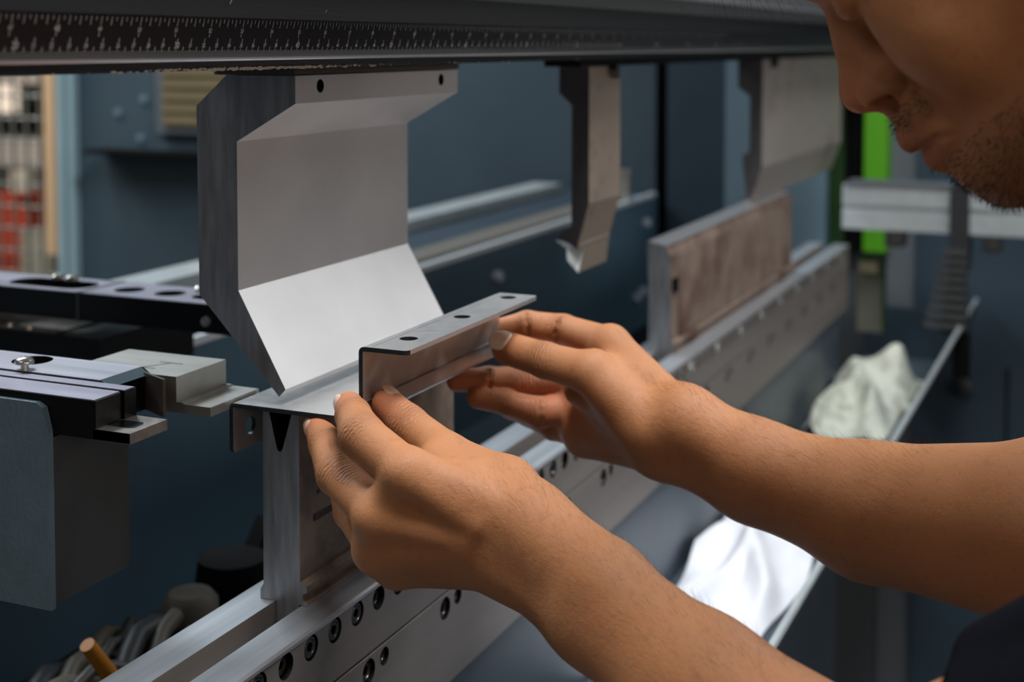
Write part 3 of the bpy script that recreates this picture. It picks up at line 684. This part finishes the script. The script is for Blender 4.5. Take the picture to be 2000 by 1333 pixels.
def smin(a, b, k):
    if k <= 0: return np.minimum(a, b)
    h = np.maximum(k-np.abs(a-b), 0)/k; return np.minimum(a, b)-h*h*k*.25
def smax(a, b, k): return -smin(-a, -b, k)
class Form:
    def __init__(s): s.groups = []; s.subs = []
    def add(s, k, *prims): s.groups.append((k, list(prims)))
    def sub(s, *prims): s.subs += list(prims)
    def pick(s, c, R):
        gs = [(k, [q for q in g if q.near(c) < R+26]) for k, g in s.groups]
        return [(k, g) for k, g in gs if g], [q for q in s.subs if q.near(c) < R+12]
    def val(s, p, sel=None):
        gs, sb = sel if sel is not None else (s.groups, s.subs)
        r = np.full(p.shape[:-1], 1e3)
        for k, g in gs:
            gd = None
            for q in g:
                dq = q.d(p); gd = dq if gd is None else smin(gd, dq, q.k)
            r = smin(r, gd, k)
        for q in sb: r = smax(r, -q.d(p), q.k)
        return r
def skin_mesh(form, lo, hi, h, B=8, CH=5):
    lo = np.array(lo, float); bs = B*h; n = np.ceil((np.array(hi)-lo)/bs).astype(int)
    gi = np.stack(np.meshgrid(*[np.arange(k) for k in n], indexing='ij'), -1).reshape(-1, 3)
    cen = lo+(gi+.5)*bs; v = np.concatenate([form.val(c) for c in np.array_split(cen, max(1, len(cen)//60000))])
    act = gi[np.abs(v) < bs*.87+6]
    chk = act//CH; ck = chk[:, 0]*1000000+chk[:, 1]*1000+chk[:, 2]
    order = np.argsort(ck); act = act[order]; ck = ck[order]; starts = np.flatnonzero(np.r_[True, ck[1:] != ck[:-1]]); ends = np.r_[starts[1:], len(ck)]
    M = n*B+2; allk = []; allv = []; quads_src = []
    loc = np.stack(np.meshgrid(*[np.arange(B+1)]*3, indexing='ij'), -1)
    E12 = [((a, b), ax) for ax in range(3) for a in (0, 1) for b in (0, 1)]
    for s0, e0 in zip(starts, ends):
        blk = act[s0:e0]; c = lo+((blk.min(0)+blk.max(0)+1)/2)*bs; R = np.linalg.norm((blk.max(0)+1-blk.min(0))*bs)/2
        sel = form.pick(c, R)
        if not sel[0]: continue
        idx = blk[:, None, None, None, :]*B+loc[None]; vals = form.val(lo+idx*h, sel)
        cv = np.stack([vals[:, i:i+B, j:j+B, k:k+B] for i in (0, 1) for j in (0, 1) for k in (0, 1)], -1)
        ins = cv < 0; mix = ins.any(-1) & ~ins.all(-1)
        if not mix.any(): continue
        cvm = cv[mix]; base = idx[:, :B, :B, :B][mix]
        acc = np.zeros((len(cvm), 3)); cnt = np.zeros(len(cvm))
        for ax in range(3):
            o = [q for q in range(3) if q != ax]
            for a in (0, 1):
                for b in (0, 1):
                    p0 = np.zeros(3, int); p0[o[0]] = a; p0[o[1]] = b; p1 = p0.copy(); p1[ax] = 1
                    v0 = cvm[:, p0[0]*4+p0[1]*2+p0[2]]; v1 = cvm[:, p1[0]*4+p1[1]*2+p1[2]]
                    x = (v0 < 0) != (v1 < 0); t = np.where(x, v0/np.where(x, v0-v1, 1), 0)
                    pt = p0[None].astype(float).repeat(len(cvm), 0); pt[:, ax] = t
                    acc += pt*x[:, None]; cnt += x
        vert = lo+(base+acc/cnt[:, None])*h
        e = .35*h
        for _ in range(2):
            f0 = form.val(vert, sel); g = np.stack([form.val(vert+np.eye(3)[q]*e, sel)-f0 for q in range(3)], -1)/e
            g2 = np.maximum((g*g).sum(-1), .2); st = np.clip(f0/g2, -.6*h, .6*h); vert = vert-st[:, None]*g
        allv.append(vert); allk.append(base)
        quads_src.append(np.stack([ins[mix][:, 0] != ins[mix][:, 4], ins[mix][:, 0] != ins[mix][:, 2], ins[mix][:, 0] != ins[mix][:, 1], ins[mix][:, 0]], -1))
    V = np.concatenate(allv); K = np.concatenate(allk); Q = np.concatenate(quads_src)
    key = (K[:, 0]*M[1]+K[:, 1])*M[2]+K[:, 2]; key, un = np.unique(key, return_index=True); V = V[un]; K = K[un]; Q = Q[un]
    def look(kk):
        k1 = (kk[:, 0]*M[1]+kk[:, 1])*M[2]+kk[:, 2]; i = np.searchsorted(key, k1); i = np.minimum(i, len(key)-1); return np.where(key[i] == k1, i, -1)
    F = []
    for ax, (u, w) in enumerate(((1, 2), (2, 0), (0, 1))):
        m = Q[:, ax].astype(bool); kk = K[m]; du = np.zeros(3, int); dw = np.zeros(3, int); du[u] = 1; dw[w] = 1
        q = np.stack([look(kk), look(kk-du), look(kk-du-dw), look(kk-dw)], -1); flip = Q[m][:, 3].astype(bool)
        q = np.where(flip[:, None], q, q[:, ::-1]); F.append(q[(q >= 0).all(-1)])
    return V, np.concatenate(F)
def np_mesh(name, V, F, m, parent, off):
    me = bpy.data.meshes.new(name); Vm = (V+np.array([0, 0, H0]))/1000-np.array(off)
    me.vertices.add(len(V)); me.vertices.foreach_set('co', Vm.ravel().astype(np.float32))
    me.loops.add(F.size); me.loops.foreach_set('vertex_index', F.ravel().astype(np.int32))
    me.polygons.add(len(F)); me.polygons.foreach_set('loop_start', (np.arange(len(F))*4).astype(np.int32))
    try: me.polygons.foreach_set('loop_total', np.full(len(F), 4, np.int32))
    except Exception: pass
    me.update(calc_edges=True); me.validate()
    me.polygons.foreach_set('use_smooth', np.ones(len(me.polygons), bool))
    me.materials.append(m); o = bpy.data.objects.new(name, me); C.objects.link(o); o.parent = parent; return o

body_f = Form()
def B_(a, b, k=3., ra=None, rb=None): return Bone(J[a][:3], J[b][:3], ra or J[a][3], rb or J[b][3], k)
def lerp(a, b, t): return jp(a)*(1-t)+jp(b)*t
# head: local axes l = the person's left, f = forward, u = up, head bowed by 41 degrees
TH = math.radians(41); N0 = jp('nasion')
HR = np.array([[-1, 0, 0], [0, math.cos(TH), -math.sin(TH)], [0, math.sin(TH), math.cos(TH)]]).T   # columns = local axes in plain coordinates
def hd(l, f, u): return N0+HR@np.array([l, f-88., u])
def hb3(l, f, u, r, k=6.): return Blob(hd(l, f, u), r, HR, k)
def hbn(a, b, ra, rb, k=6.): return Bone(hd(*a), hd(*b), ra, rb, k)
head = [hb3(0, -2, 28, (77, 93, 86), 10), hb3(0, 26, -42, (60, 52, 66), 14), hb3(0, 44, -84, (43, 42, 40), 14)]
for s in (-1, 1):
    head += [hbn((s*52, 2, -74), (s*17, 72, -106), 15, 13, 16), hb3(s*36, 52, -42, (28, 26, 30), 14), hbn((s*44, 62, -24), (s*68, 16, -18), 9, 9, 14),
             hbn((s*10, 86, 9), (s*44, 74, 12), 6, 5, 10), hbn((s*60, -4, -10), (s*54, 0, -74), 14, 14, 16)]
head += [hb3(0, 76, -106, (17, 15, 14), 12), hb3(0, 80, -93, (19, 15, 12), 10), hb3(0, 84, -64, (22, 14, 12), 10)]
for s in (-1, 1):
    head += [hb3(s*31, 72.5, -6, (15, 13.5, 13), 3)]
nose = [hbn((0, 82, 2), (0, 98, -32), 6.5, 7.5, 3), hb3(0, 100.5, -39.5, (10.5, 11, 9.8), 6), hbn((0, 100, -44), (0, 96, -53), 4.2, 4.5, 4)]
for s in (-1, 1): nose += [hb3(s*13, 92.5, -44, (6.5, 10.5, 8.5), 5), hbn((s*4, 86, -20), (s*15, 84, -40), 6, 6.5, 8)]
lips = [hbn((-22, 81, -75), (-6, 97, -69.5), 2.4, 5.8, 4), hbn((22, 81, -75), (6, 97, -69.5), 2.4, 5.8, 4), hbn((-6, 97, -69.5), (6, 97, -69.5), 5.8, 5.8, 4),
        hbn((-20, 82, -78), (-4, 93.5, -82.5), 3.5, 6.2, 4), hbn((20, 82, -78), (4, 93.5, -82.5), 3.5, 6.2, 4), hbn((-4, 93.5, -82.5), (4, 93.5, -82.5), 6.2, 6.2, 4),
        hbn((0, 91, -56), (0, 93.5, -65), 6, 6, 8)]
body_f.add(0, *head); body_f.add(7, *nose); body_f.add(5, *lips)
for s in (-1, 1):
    body_f.add(4, hb3(s*77, -12, -18, (4.5, 17, 30), 3), hbn((s*80, -20, 4), (s*83, -22, -16), 4, 4, 3))
    body_f.sub(hb3(s*10.0, 96, -51, (4.6, 6.6, 5.4), 1.8), hb3(s*14.5, 97, -50.5, (5, 6.6, 3.6), 2), hb3(s*32, 93, -2, (17, 12, 8), 9))
    body_f.sub(hbn((0, 102.5, -75.8), (s*10, 98.5, -75.8), 1.5, 1.4, 1.6), hbn((s*10, 98.5, -75.8), (s*21, 87.5, -76.6), 1.6, 1.5, 1.6), hbn((s*21, 87.5, -76.6), (s*25, 83, -79), 1.5, 1.2, 3))
    body_f.sub(hbn((s*16.5, 93, -33), (s*21.8, 91, -42), 1.0, 1.5, 4), hbn((s*21.8, 91, -42), (s*19.5, 86, -52), 1.5, 1.3, 3), hbn((s*25, 86, -42), (s*36, 76, -64), .5, .3, 6))
# neck, chest, shoulders
neck_b = np.array([631, -85, -65.]); chest = np.array([631, -150, -330.])
SL = np.array([442, -118, -150.]); SR = np.array([820, -118, -150.])
body_f.add(22, Bone(hd(0, -22, -40), neck_b, 55, 60, 10), Bone(neck_b, chest, 70, 110, 20), Bone(neck_b+np.array([-60, -30, -60]), SL, 55, 54, 30), Bone(neck_b+np.array([60, -30, -60]), SR, 55, 54, 30))
body_f.add(20, Bone(SL, jp('L_el'), 52, 40, 10)); body_f.add(20, Bone(SR, jp('R_el'), 52, 42, 10))
# forearms: two bones and the muscle
for h in 'LR':
    el = jp(h+'_el')
    body_f.add(14, B_(h+'_wr', h+'_f1', 10), B_(h+'_wu', h+'_f2', 10), B_(h+'_f1', h+'_f3', 12), B_(h+'_f2', h+'_f4', 12),
               Bone(jp(h+'_f3'), el, J[h+'_f3'][3], J[h+'_el'][3], 14), Bone(jp(h+'_f4'), el, J[h+'_f4'][3], J[h+'_el'][3], 14))
# hands
for h in 'LR':
    w1, w2 = jp(h+'_wr'), jp(h+'_wu')
    palm = [Bone(w1, w2, J[h+'_wr'][3], J[h+'_wu'][3], 8)]
    for q, (f, t, r0) in enumerate((('i', 0.05, 15), ('m', .35, 15.5), ('r', .65, 15.5), ('p', .95, 15))):
        palm.append(Bone(w1*(1-t)+w2*t, jp(f'{h}_{f}m'), r0, J[f'{h}_{f}m'][3], 9))
    for a, b in (('im', 'mm'), ('mm', 'rm'), ('rm', 'pm')): palm.append(Bone(jp(f'{h}_{a}'), jp(f'{h}_{b}'), 10.5, 10.5, 8))
    palm.append(Bone(w1*.8+w2*.2, jp(h+'_tc'), 16, J[h+'_tc'][3], 8)); palm.append(Bone(jp(h+'_tc'), jp(h+'_tm'), J[h+'_tc'][3], J[h+'_tm'][3], 7))
    palm.append(Bone(jp(h+'_tc')*.6+jp(h+'_im')*.4, jp(h+'_tm')*.7+jp(h+'_im')*.3, 12, 9, 10))
    if h == 'R':
        palm.append(Bone(jp('R_tc')*.7+jp('R_wu')*.3, jp('R_tm')*.55+jp('R_rm')*.45, 17, 11, 12))
        palm.append(Bone(jp('R_wu'), jp('R_pm'), 17, 13, 12))
    else:
        # back of the hand: tendons standing out a little towards the camera
        for f in 'imr':
            a = jp('L_'+f+'m')+np.array([-6.5, 0, 1.5]); b = (jp('L_wr')+jp('L_wu'))/2+np.array([-11, 0, 0])
            palm.append(Bone(a, a*.35+b*.65, 6.2, 7.5, 5))
    if h == 'L': palm.append(Bone(jp('L_tc')*.5+jp('L_wr')*.5+np.array([0, 3, 3.]), jp('L_f1')*.55+jp('L_wr')*.45, 15, 17.5, 12))
    body_f.add(10, *palm)
    fing = []
    for f in 'imrp':
        n = [f'{h}_{f}{c}' for c in 'mpdt']
        fing.append((f, [Bone(jp(n[0]), jp(n[1]), J[n[0]][3]*.92, J[n[1]][3]*.97, 2.5), Bone(jp(n[1]), jp(n[2]), J[n[1]][3], J[n[2]][3], 2.5), Bone(jp(n[2]), jp(n[3]), J[n[2]][3], J[n[3]][3], 2.5)]))
    for f, g in fing: body_f.add(2.2, *g)
    n = [h+'_'+c for c in ('tm', 'ti', 'tt')]
    body_f.add(3.5, Bone(jp(n[0]), jp(n[1]), J[n[0]][3], J[n[1]][3], 3), Bone(jp(n[1]), jp(n[2]), J[n[1]][3], J[n[2]][3], 3))

# folds on the inner side of the bent fingers of the far hand
for n_, nx, pv in (('R_id', 'R_ip', 'R_it'), ('R_ip', 'R_im', 'R_id'), ('R_rp', 'R_rm', 'R_rd'), ('R_md', 'R_mp', 'R_mt')):
    c_ = jp(n_); r_ = J[n_][3]; ax = jp(nx)-jp(pv); ax = ax/np.linalg.norm(ax); v_ = np.array([-.87, -.38, .15]); v_ = v_-ax*v_.dot(ax); v_ = v_/np.linalg.norm(v_); w_ = np.cross(ax, v_)
    for t0, t1 in ((-.85, -.3), (-.3, .3), (.3, .85)):
        body_f.sub(Bone(c_+r_*1.02*(v_*math.cos(t0)+w_*math.sin(t0)), c_+r_*1.02*(v_*math.cos(t1)+w_*math.sin(t1)), .7, .7, 2.6))
HS = 1.25
V, F = skin_mesh(body_f, (380, -215, -350), (930, 470, 185), HS)
person = thing('person', 'man with bowed head and dark stubble holding the bent sheet in both bare hands', 'person', (631, -150, -1300))
# skin shading data: wrinkles over the joints, pinker palm side and finger tips, stubble shadow
joints = []
for h in 'LR':
    for f in 'imrp':
        n = [f'{h}_{f}{c}' for c in 'mpdt']
        for q in (1, 2):
            ax = jp(n[q+1])-jp(n[q-1]); joints.append((jp(n[q]), ax/np.linalg.norm(ax), J[n[q]][3]*1.05))
    ax = jp(h+'_tt')-jp(h+'_tm'); joints.append((jp(h+'_ti'), ax/np.linalg.norm(ax), J[h+'_ti'][3]*1.25))
    ax = jp(h+'_im')-jp(h+'_wu'); pass
cs = np.zeros(len(V), np.float32); cm = np.zeros(len(V), np.float32)
for c, ax, r in joints:
    dv = V-c; dist = np.linalg.norm(dv, axis=1); s = dv@ax
    m = np.exp(-(s/(r*.62))**2)*(dist < r*2.1); up = m > cm; cs[up] = s[up]; cm[up] = m[up]
red = np.zeros(len(V), np.float32)
for h in 'LR':
    for f in 'imrp': red = np.maximum(red, np.exp(-(np.linalg.norm(V-jp(f'{h}_{f}t'), axis=1)/13)**2))
    red = np.maximum(red, np.exp(-(np.linalg.norm(V-jp(h+'_tt'), axis=1)/14)**2))
red = np.maximum(red, .8*np.exp(-(np.linalg.norm(V-hd(0, 104, -44), axis=1)/16)**2))
pr = np.zeros(len(V)); 
pc_ = (jp('R_mp')+jp('R_rp')+jp('R_rm'))/3; pr = .75*np.exp(-(np.linalg.norm(V-pc_, axis=1)/36)**2)
red = np.maximum(red, pr).astype(np.float32)
loc = (V-N0)@HR+np.array([0, 88., 0])
headm = ((abs(loc[:, 0]) < 78) & (loc[:, 1] < 116) & (loc[:, 1] > -20) & (loc[:, 2] > -135))
lipm = np.exp(-(((loc[:, 0])/20)**4+((loc[:, 1]-96)/10)**4+((loc[:, 2]+75.5)/9.5)**4)).astype(np.float32)
stb = (np.exp(-((loc[:, 2]+112)/22)**2)*(loc[:, 1] > 5)*(loc[:, 2] < -84)*1. + .6*np.exp(-((loc[:, 2]+61)/5)**2)*(abs(loc[:, 0]) < 24)*(loc[:, 1] > 80))*headm
stb = stb.astype(np.float32)

skin = bpy.data.materials.new('skin'); skin.use_nodes = True
nt = skin.node_tree; N = nt.nodes; L = nt.links; b = N['Principled BSDF']
def attr(n): a = N.new('ShaderNodeAttribute'); a.attribute_name = n; return a.outputs['Fac']
def mix(fac, a, c):
    m = N.new('ShaderNodeMix'); m.data_type = 'RGBA'; L.new(fac, m.inputs['Factor'])
    if isinstance(a, tuple): m.inputs['A'].default_value = (*lin(a), 1)
    else: L.new(a, m.inputs['A'])
    m.inputs['B'].default_value = (*lin(c), 1); return m.outputs['Result']
def math_(op, a, c):
    m = N.new('ShaderNodeMath'); m.operation = op
    for i, q in enumerate((a, c)):
        if isinstance(q, (int, float)): m.inputs[i].default_value = q
        else: L.new(q, m.inputs[i])
    return m.outputs[0]
tc = N.new('ShaderNodeTexCoord')
def noise(scale, detail=4):
    n = N.new('ShaderNodeTexNoise'); n.inputs['Scale'].default_value = scale; n.inputs['Detail'].default_value = detail; L.new(tc.outputs['Object'], n.inputs['Vector']); return n.outputs['Fac']
n1 = noise(24); n2 = noise(160)
col = mix(math_('MULTIPLY', n1, .8), (190, 131, 87), (154, 98, 61))
col = mix(math_('MULTIPLY', math_('GREATER_THAN', n2, .62), .18), col, (140, 84, 54))
col = mix(math_('MULTIPLY', attr('red'), .55), col, (206, 120, 92))
col = mix(math_('MULTIPLY', attr('cm'), .28), col, (120, 74, 48))
col = mix(math_('MULTIPLY', attr('lipm'), .6), col, (132, 76, 66))
col = mix(math_('MULTIPLY', attr('stb'), .45), col, (70, 50, 40))
L.new(col, b.inputs['Base Color'])
b.inputs['Roughness'].default_value = .52; b.inputs['Specular IOR Level'].default_value = .38
b.inputs['Subsurface Weight'].default_value = .12; b.inputs['Subsurface Radius'].default_value = (.9, .35, .2); b.inputs['Subsurface Scale'].default_value = .004
vo = N.new('ShaderNodeTexVoronoi'); vo.inputs['Scale'].default_value = 950; vo.feature = 'DISTANCE_TO_EDGE'; L.new(tc.outputs['Object'], vo.inputs['Vector'])
wob = noise(260, 2)
wr = math_('SINE', math_('ADD', math_('MULTIPLY', attr('cs'), 2.7), math_('MULTIPLY', wob, 9.)), 0)
hgt = math_('ADD', math_('MULTIPLY', math_('MULTIPLY', wr, attr('cm')), .8), math_('MULTIPLY', math_('MINIMUM', vo.outputs['Distance'], .12), 2.2))
hgt = math_('ADD', hgt, math_('MULTIPLY', noise(420, 5), .9))
bp = N.new('ShaderNodeBump'); bp.inputs['Strength'].default_value = .5; bp.inputs['Distance'].default_value = .0006
L.new(hgt, bp.inputs['Height']); L.new(bp.outputs[0], b.inputs['Normal'])
ow = person.location
body = np_mesh('body', V, F, skin, person, ow)
for nme, arr in (('cs', cs), ('cm', cm), ('red', red), ('lipm', lipm), ('stb', stb)):
    at = body.data.attributes.new(nme, 'FLOAT', 'POINT')
    if len(at.data) == len(arr): at.data.foreach_set('value', arr)

# nails: small curved plates on the finger tips
nail_m = mat('finger nail', (222, 178, 152), .25, 0, .05, 200); thumb_nail_m = mat('brightened thumb nail', (252, 228, 206), .3, 0, .05, 200)  # far thumb's nail coloured brighter to offset the shade on it
def nail(name, tip, back, nrm, r, wdt, lng, lift=.25, shift=0., m=None):
    tip = Vector(tip); ax = (tip-Vector(back)).normalized(); nn = Vector(nrm); nn = (nn-ax*nn.dot(ax)).normalized(); sd = ax.cross(nn)
    bm = bmesh.new(); g = []; n = 10
    for i in range(n+1):
        row = []
        for j in range(n+1):
            u = i/n*2-1; v = j/n*2-1
            uu = u*math.sqrt(1-v*v/2.6); vv = v*math.sqrt(1-u*u/2.6)
            a = uu*wdt/2/r; fa_ = (vv*lng/2+shift)
            rr = r+lift-.012*(fa_)**2-.35*max(0, abs(u)**6)-.2*max(0, -v)**4
            row.append(bm.verts.new(tip+ax*fa_+nn*rr*math.cos(a)+sd*rr*math.sin(a)))
        g.append(row)
    for i in range(n):
        for j in range(n): bm.faces.new((g[i][j], g[i+1][j], g[i+1][j+1], g[i][j+1]))
    o = obj(name, bm, m or nail_m, person, smooth=True); o.modifiers.new('t', 'SOLIDIFY').thickness = .0005
    return o
nail('thumb_nail', J['R_tt'][:3], J['R_ti'][:3], (-.76, -.42, .56), 10.4, 15, 15, .55, 1.5, thumb_nail_m)
nail('thumb_nail', J['L_tt'][:3], J['L_ti'][:3], (-.10, -.95, .35), 8.6, 12, 13, .3, 1)
nail('finger_nail', J['L_mt'][:3], J['L_md'][:3], (-.5, .80, .25), 7.6, 10.5, 11, .3, .5)
nail('finger_nail', J['L_it'][:3], J['L_id'][:3], (-.35, .90, .3), 7.8, 10.5, 10, .3, .5)
nail('finger_nail', J['R_rt'][:3], J['R_rd'][:3], (.6, .7, .2), 7.2, 10, 10, .3, .5)
nail('finger_nail', J['R_mt'][:3], J['R_md'][:3], (.5, .6, -.3), 7.2, 10, 10, .3, .5)
for s in (-1, 1):
    eb = bmesh.new(); bmesh.ops.create_uvsphere(eb, u_segments=20, v_segments=12, radius=11.6, matrix=Matrix.Translation(hd(s*31, 70.5, -8)))
    obj('eye', eb, mat('eye white', (214, 206, 196), .2), person, smooth=True)

# hair, brows, stubble
hf = Form(); hf.add(0, hb3(0, -8, 36, (83, 95, 90), 8), hb3(0, -30, -10, (76, 70, 62), 20))
hf.sub(hb3(0, 112, -30, (110, 74, 92), 8), hb3(0, 30, -110, (120, 80, 84), 8))
hv, hq = skin_mesh(hf, (530, -130, -40), (735, 140, 190), 3.0)
nzv = np.array([mnoise.noise(Vector((v[0]*.16, v[1]*.05, v[2]*.05))) for v in hv]); hv = hv+(hv-hd(0, -8, 20))/90*nzv[:, None]*2.6
hair = np_mesh('hair', hv, hq, hair_m, person, ow)
def strands(name, items, m, kind='stuff', lab=None):
    bm = bmesh.new()
    for pts, r in items:
        n = len(pts); prev = None
        for i, p in enumerate(pts):
            p = Vector(p); d = Vector(pts[min(i+1, n-1)])-Vector(pts[max(i-1, 0)]); u, w = frame_of(d) if d.length > 0 else (Vector((1, 0, 0)), Vector((0, 1, 0)))
            rr = r*(1-.85*i/(n-1)); ring = [bm.verts.new(p+u*rr), bm.verts.new(p-u*rr*.5+w*rr*.87), bm.verts.new(p-u*rr*.5-w*rr*.87)]
            if prev:
                for k in range(3): bm.faces.new((prev[k], ring[k], ring[(k+1) % 3], prev[(k+1) % 3]))
            prev = ring
    o = obj(name, bm, m, person, label=lab)
    if kind: o['kind'] = kind
    return o
random.seed(21); it = []
for k in range(190):
    l = random.uniform(-50, 50); e = random.random(); z1 = 20-30*e*e; y1 = random.uniform(12, 52) if e > .6 else random.uniform(20, 56)
    p0 = np.array([-l, 44-abs(l)*.25+random.uniform(-6, 6), 64]); p1 = np.array([-l+random.uniform(-8, 8), max(y1, 30)+random.uniform(6, 18), 64*.45+z1*.55]); p2 = np.array([-l+random.uniform(-14, 14), y1, z1])
    it.append(([N0+p0*(1-t)**2+p1*2*t*(1-t)+p2*t*t for t in [q/7 for q in range(8)]], .2))
hc0 = hd(0, -8, 20); hup = HR@np.array([0, -.5, .9])
for i in np.random.RandomState(3).choice(len(hv), 2600):
    p = hv[i]; n_ = (p-hc0)/np.linalg.norm(p-hc0); fl_dir = hd(0, 60, 100)-hd(0, -40, 130); fl_dir = -fl_dir/np.linalg.norm(fl_dir); t_ = n_*(fl_dir@n_)-fl_dir
    if (HR.T@(p-hc0))[1] < 20: t_ = -np.array([0, 0, 1.])+n_*n_[2]
    t_ = t_/max(.2, np.linalg.norm(t_)); L_ = 14+10*((i*7) % 10)/10
    it.append(([p-n_, p+n_*1.2+t_*L_*.35, p+n_*1.8+t_*L_*.7, p+n_*.8+t_*L_], .16))
strands('hair_fringe', it, hair_m, lab='loose black strands hanging over the brow')
it = []
for s in (-1, 1):
    for k in range(150):
        l = s*random.uniform(12, 50); u = 12+random.uniform(-3, 3)-abs(abs(l)-30)*.08; f = 92-abs(l)*.30
        it.append(([hd(l, f, u), hd(l+s*3, f+1.8, u+1.2), hd(l+s*6, f+1.0, u+.8)], .12))
strands('eyebrow', it, hair_m)
rs = np.random.RandomState(5)
w = stb.copy(); w[loc[:, 2] < -60] *= 1.0; cand = np.flatnonzero(w > .16); pick_ = rs.choice(cand, size=min(5200, len(cand)), replace=False)
nr = np.empty(len(body.data.vertices)*3, np.float32); body.data.vertices.foreach_get('normal', nr); nr = nr.reshape(-1, 3)
it = []
if len(nr) == len(V):
    for i in pick_:
        if rs.rand() > w[i]*1.6: continue
        p = V[i]; n_ = nr[i]+rs.randn(3)*.28+HR@np.array([0, .1, -.25]); n_ = n_/np.linalg.norm(n_); ln = 1.7+rs.rand()*1.9
        it.append(([p, p+n_*ln*.6, p+n_*ln+HR@np.array([0, 0, -.3])], .13))
    strands('beard_stubble', it, hair_m, lab='short black stubble on jaw and upper lip')
# fine hair on the forearms
it = []
for h, a0, b0 in (('L', 'L_wr', 'L_f3'), ('R', 'R_wr', 'R_f3')):
    dpt = np.linalg.norm(V-lerp(a0, b0, .55), axis=1); cand = np.flatnonzero((dpt < 95) & (nr[:, 2] > -.3) & (nr[:, 0] < .5)) if len(nr) == len(V) else []
    axd = (jp(a0)-jp(b0)); axd = axd/np.linalg.norm(axd)
    if len(cand):
        for i in rs.choice(cand, size=min(1300, len(cand)), replace=False):
            p = V[i]; n_ = nr[i]*.38+axd*.75+rs.randn(3)*.2; n_ = n_/np.linalg.norm(n_); ln = 4+rs.rand()*5
            it.append(([p, p+n_*ln*.5+nr[i]*.3, p+n_*ln], .032))
strands('arm_hair', it, mat('fine arm hair', (60, 36, 24), .5), lab='fine short hair on the forearms')

# shirt and trousers
sf = Form()
sf.add(0, Bone(neck_b+np.array([0, -20, -45]), chest, 86, 138, 20), Bone(chest, (631, -190, -640), 138, 132, 30),
       Bone(neck_b+np.array([-60, -30, -65]), SL, 62, 62, 30), Bone(neck_b+np.array([60, -30, -65]), SR, 62, 62, 30))
for s_, hh in ((SL, 'L_el'), (SR, 'R_el')):
    e_ = jp(hh); sf.add(24, Bone(s_, s_*.36+e_*.64, 60, 57, 20))
    ax = (e_-s_)/np.linalg.norm(e_-s_); mid = s_*.36+e_*.64
    sf.sub(Bone(mid+ax*52, mid+ax*120, 66, 66, 3))
sf.sub(Bone(neck_b+np.array([0, 12, 20]), hd(0, -22, -40), 66, 70, 4), Blob((631, -190, -770), (260, 260, 140), None, 4))
sv, sq = skin_mesh(sf, (360, -360, -700), (910, 100, 20), 5.0)
sv = sv+np.stack([2.2*np.sin(sv[:, 2]*.11+sv[:, 0]*.05), 2.2*np.sin(sv[:, 0]*.09+sv[:, 2]*.07), 1.5*np.sin(sv[:, 1]*.1)], -1)
np_mesh('t_shirt', sv, sq, shirt_m, person, ow)
tf = Form(); tf.add(0, Bone((560, -200, -640), (700, -200, -640), 120, 120, 20))
for x in (555, 707): tf.add(40, Bone((x, -195, -700), (x, -170, -980), 88, 62, 10), Bone((x, -170, -980), (x, -190, -1230), 62, 50, 10))
tv, tq = skin_mesh(tf, (400, -360, -1300), (860, 0, -500), 9.0)
np_mesh('trousers', tv, tq, denim, person, ow)
shf = Form()
for x in (555, 707): shf.add(5, Bone((x, -215, -1262), (x, -60, -1272), 38, 34, 10), Bone((x, -200, -1225), (x, -200, -1262), 42, 40, 10))
shf.sub(Bone((0, -200, -1400), (1400, -200, -1400), 100, 100, 1))
xv, xq = skin_mesh(shf, (480, -300, -1310), (790, 20, -1150), 7.0)
np_mesh('shoes', xv, xq, rubber, person, ow)
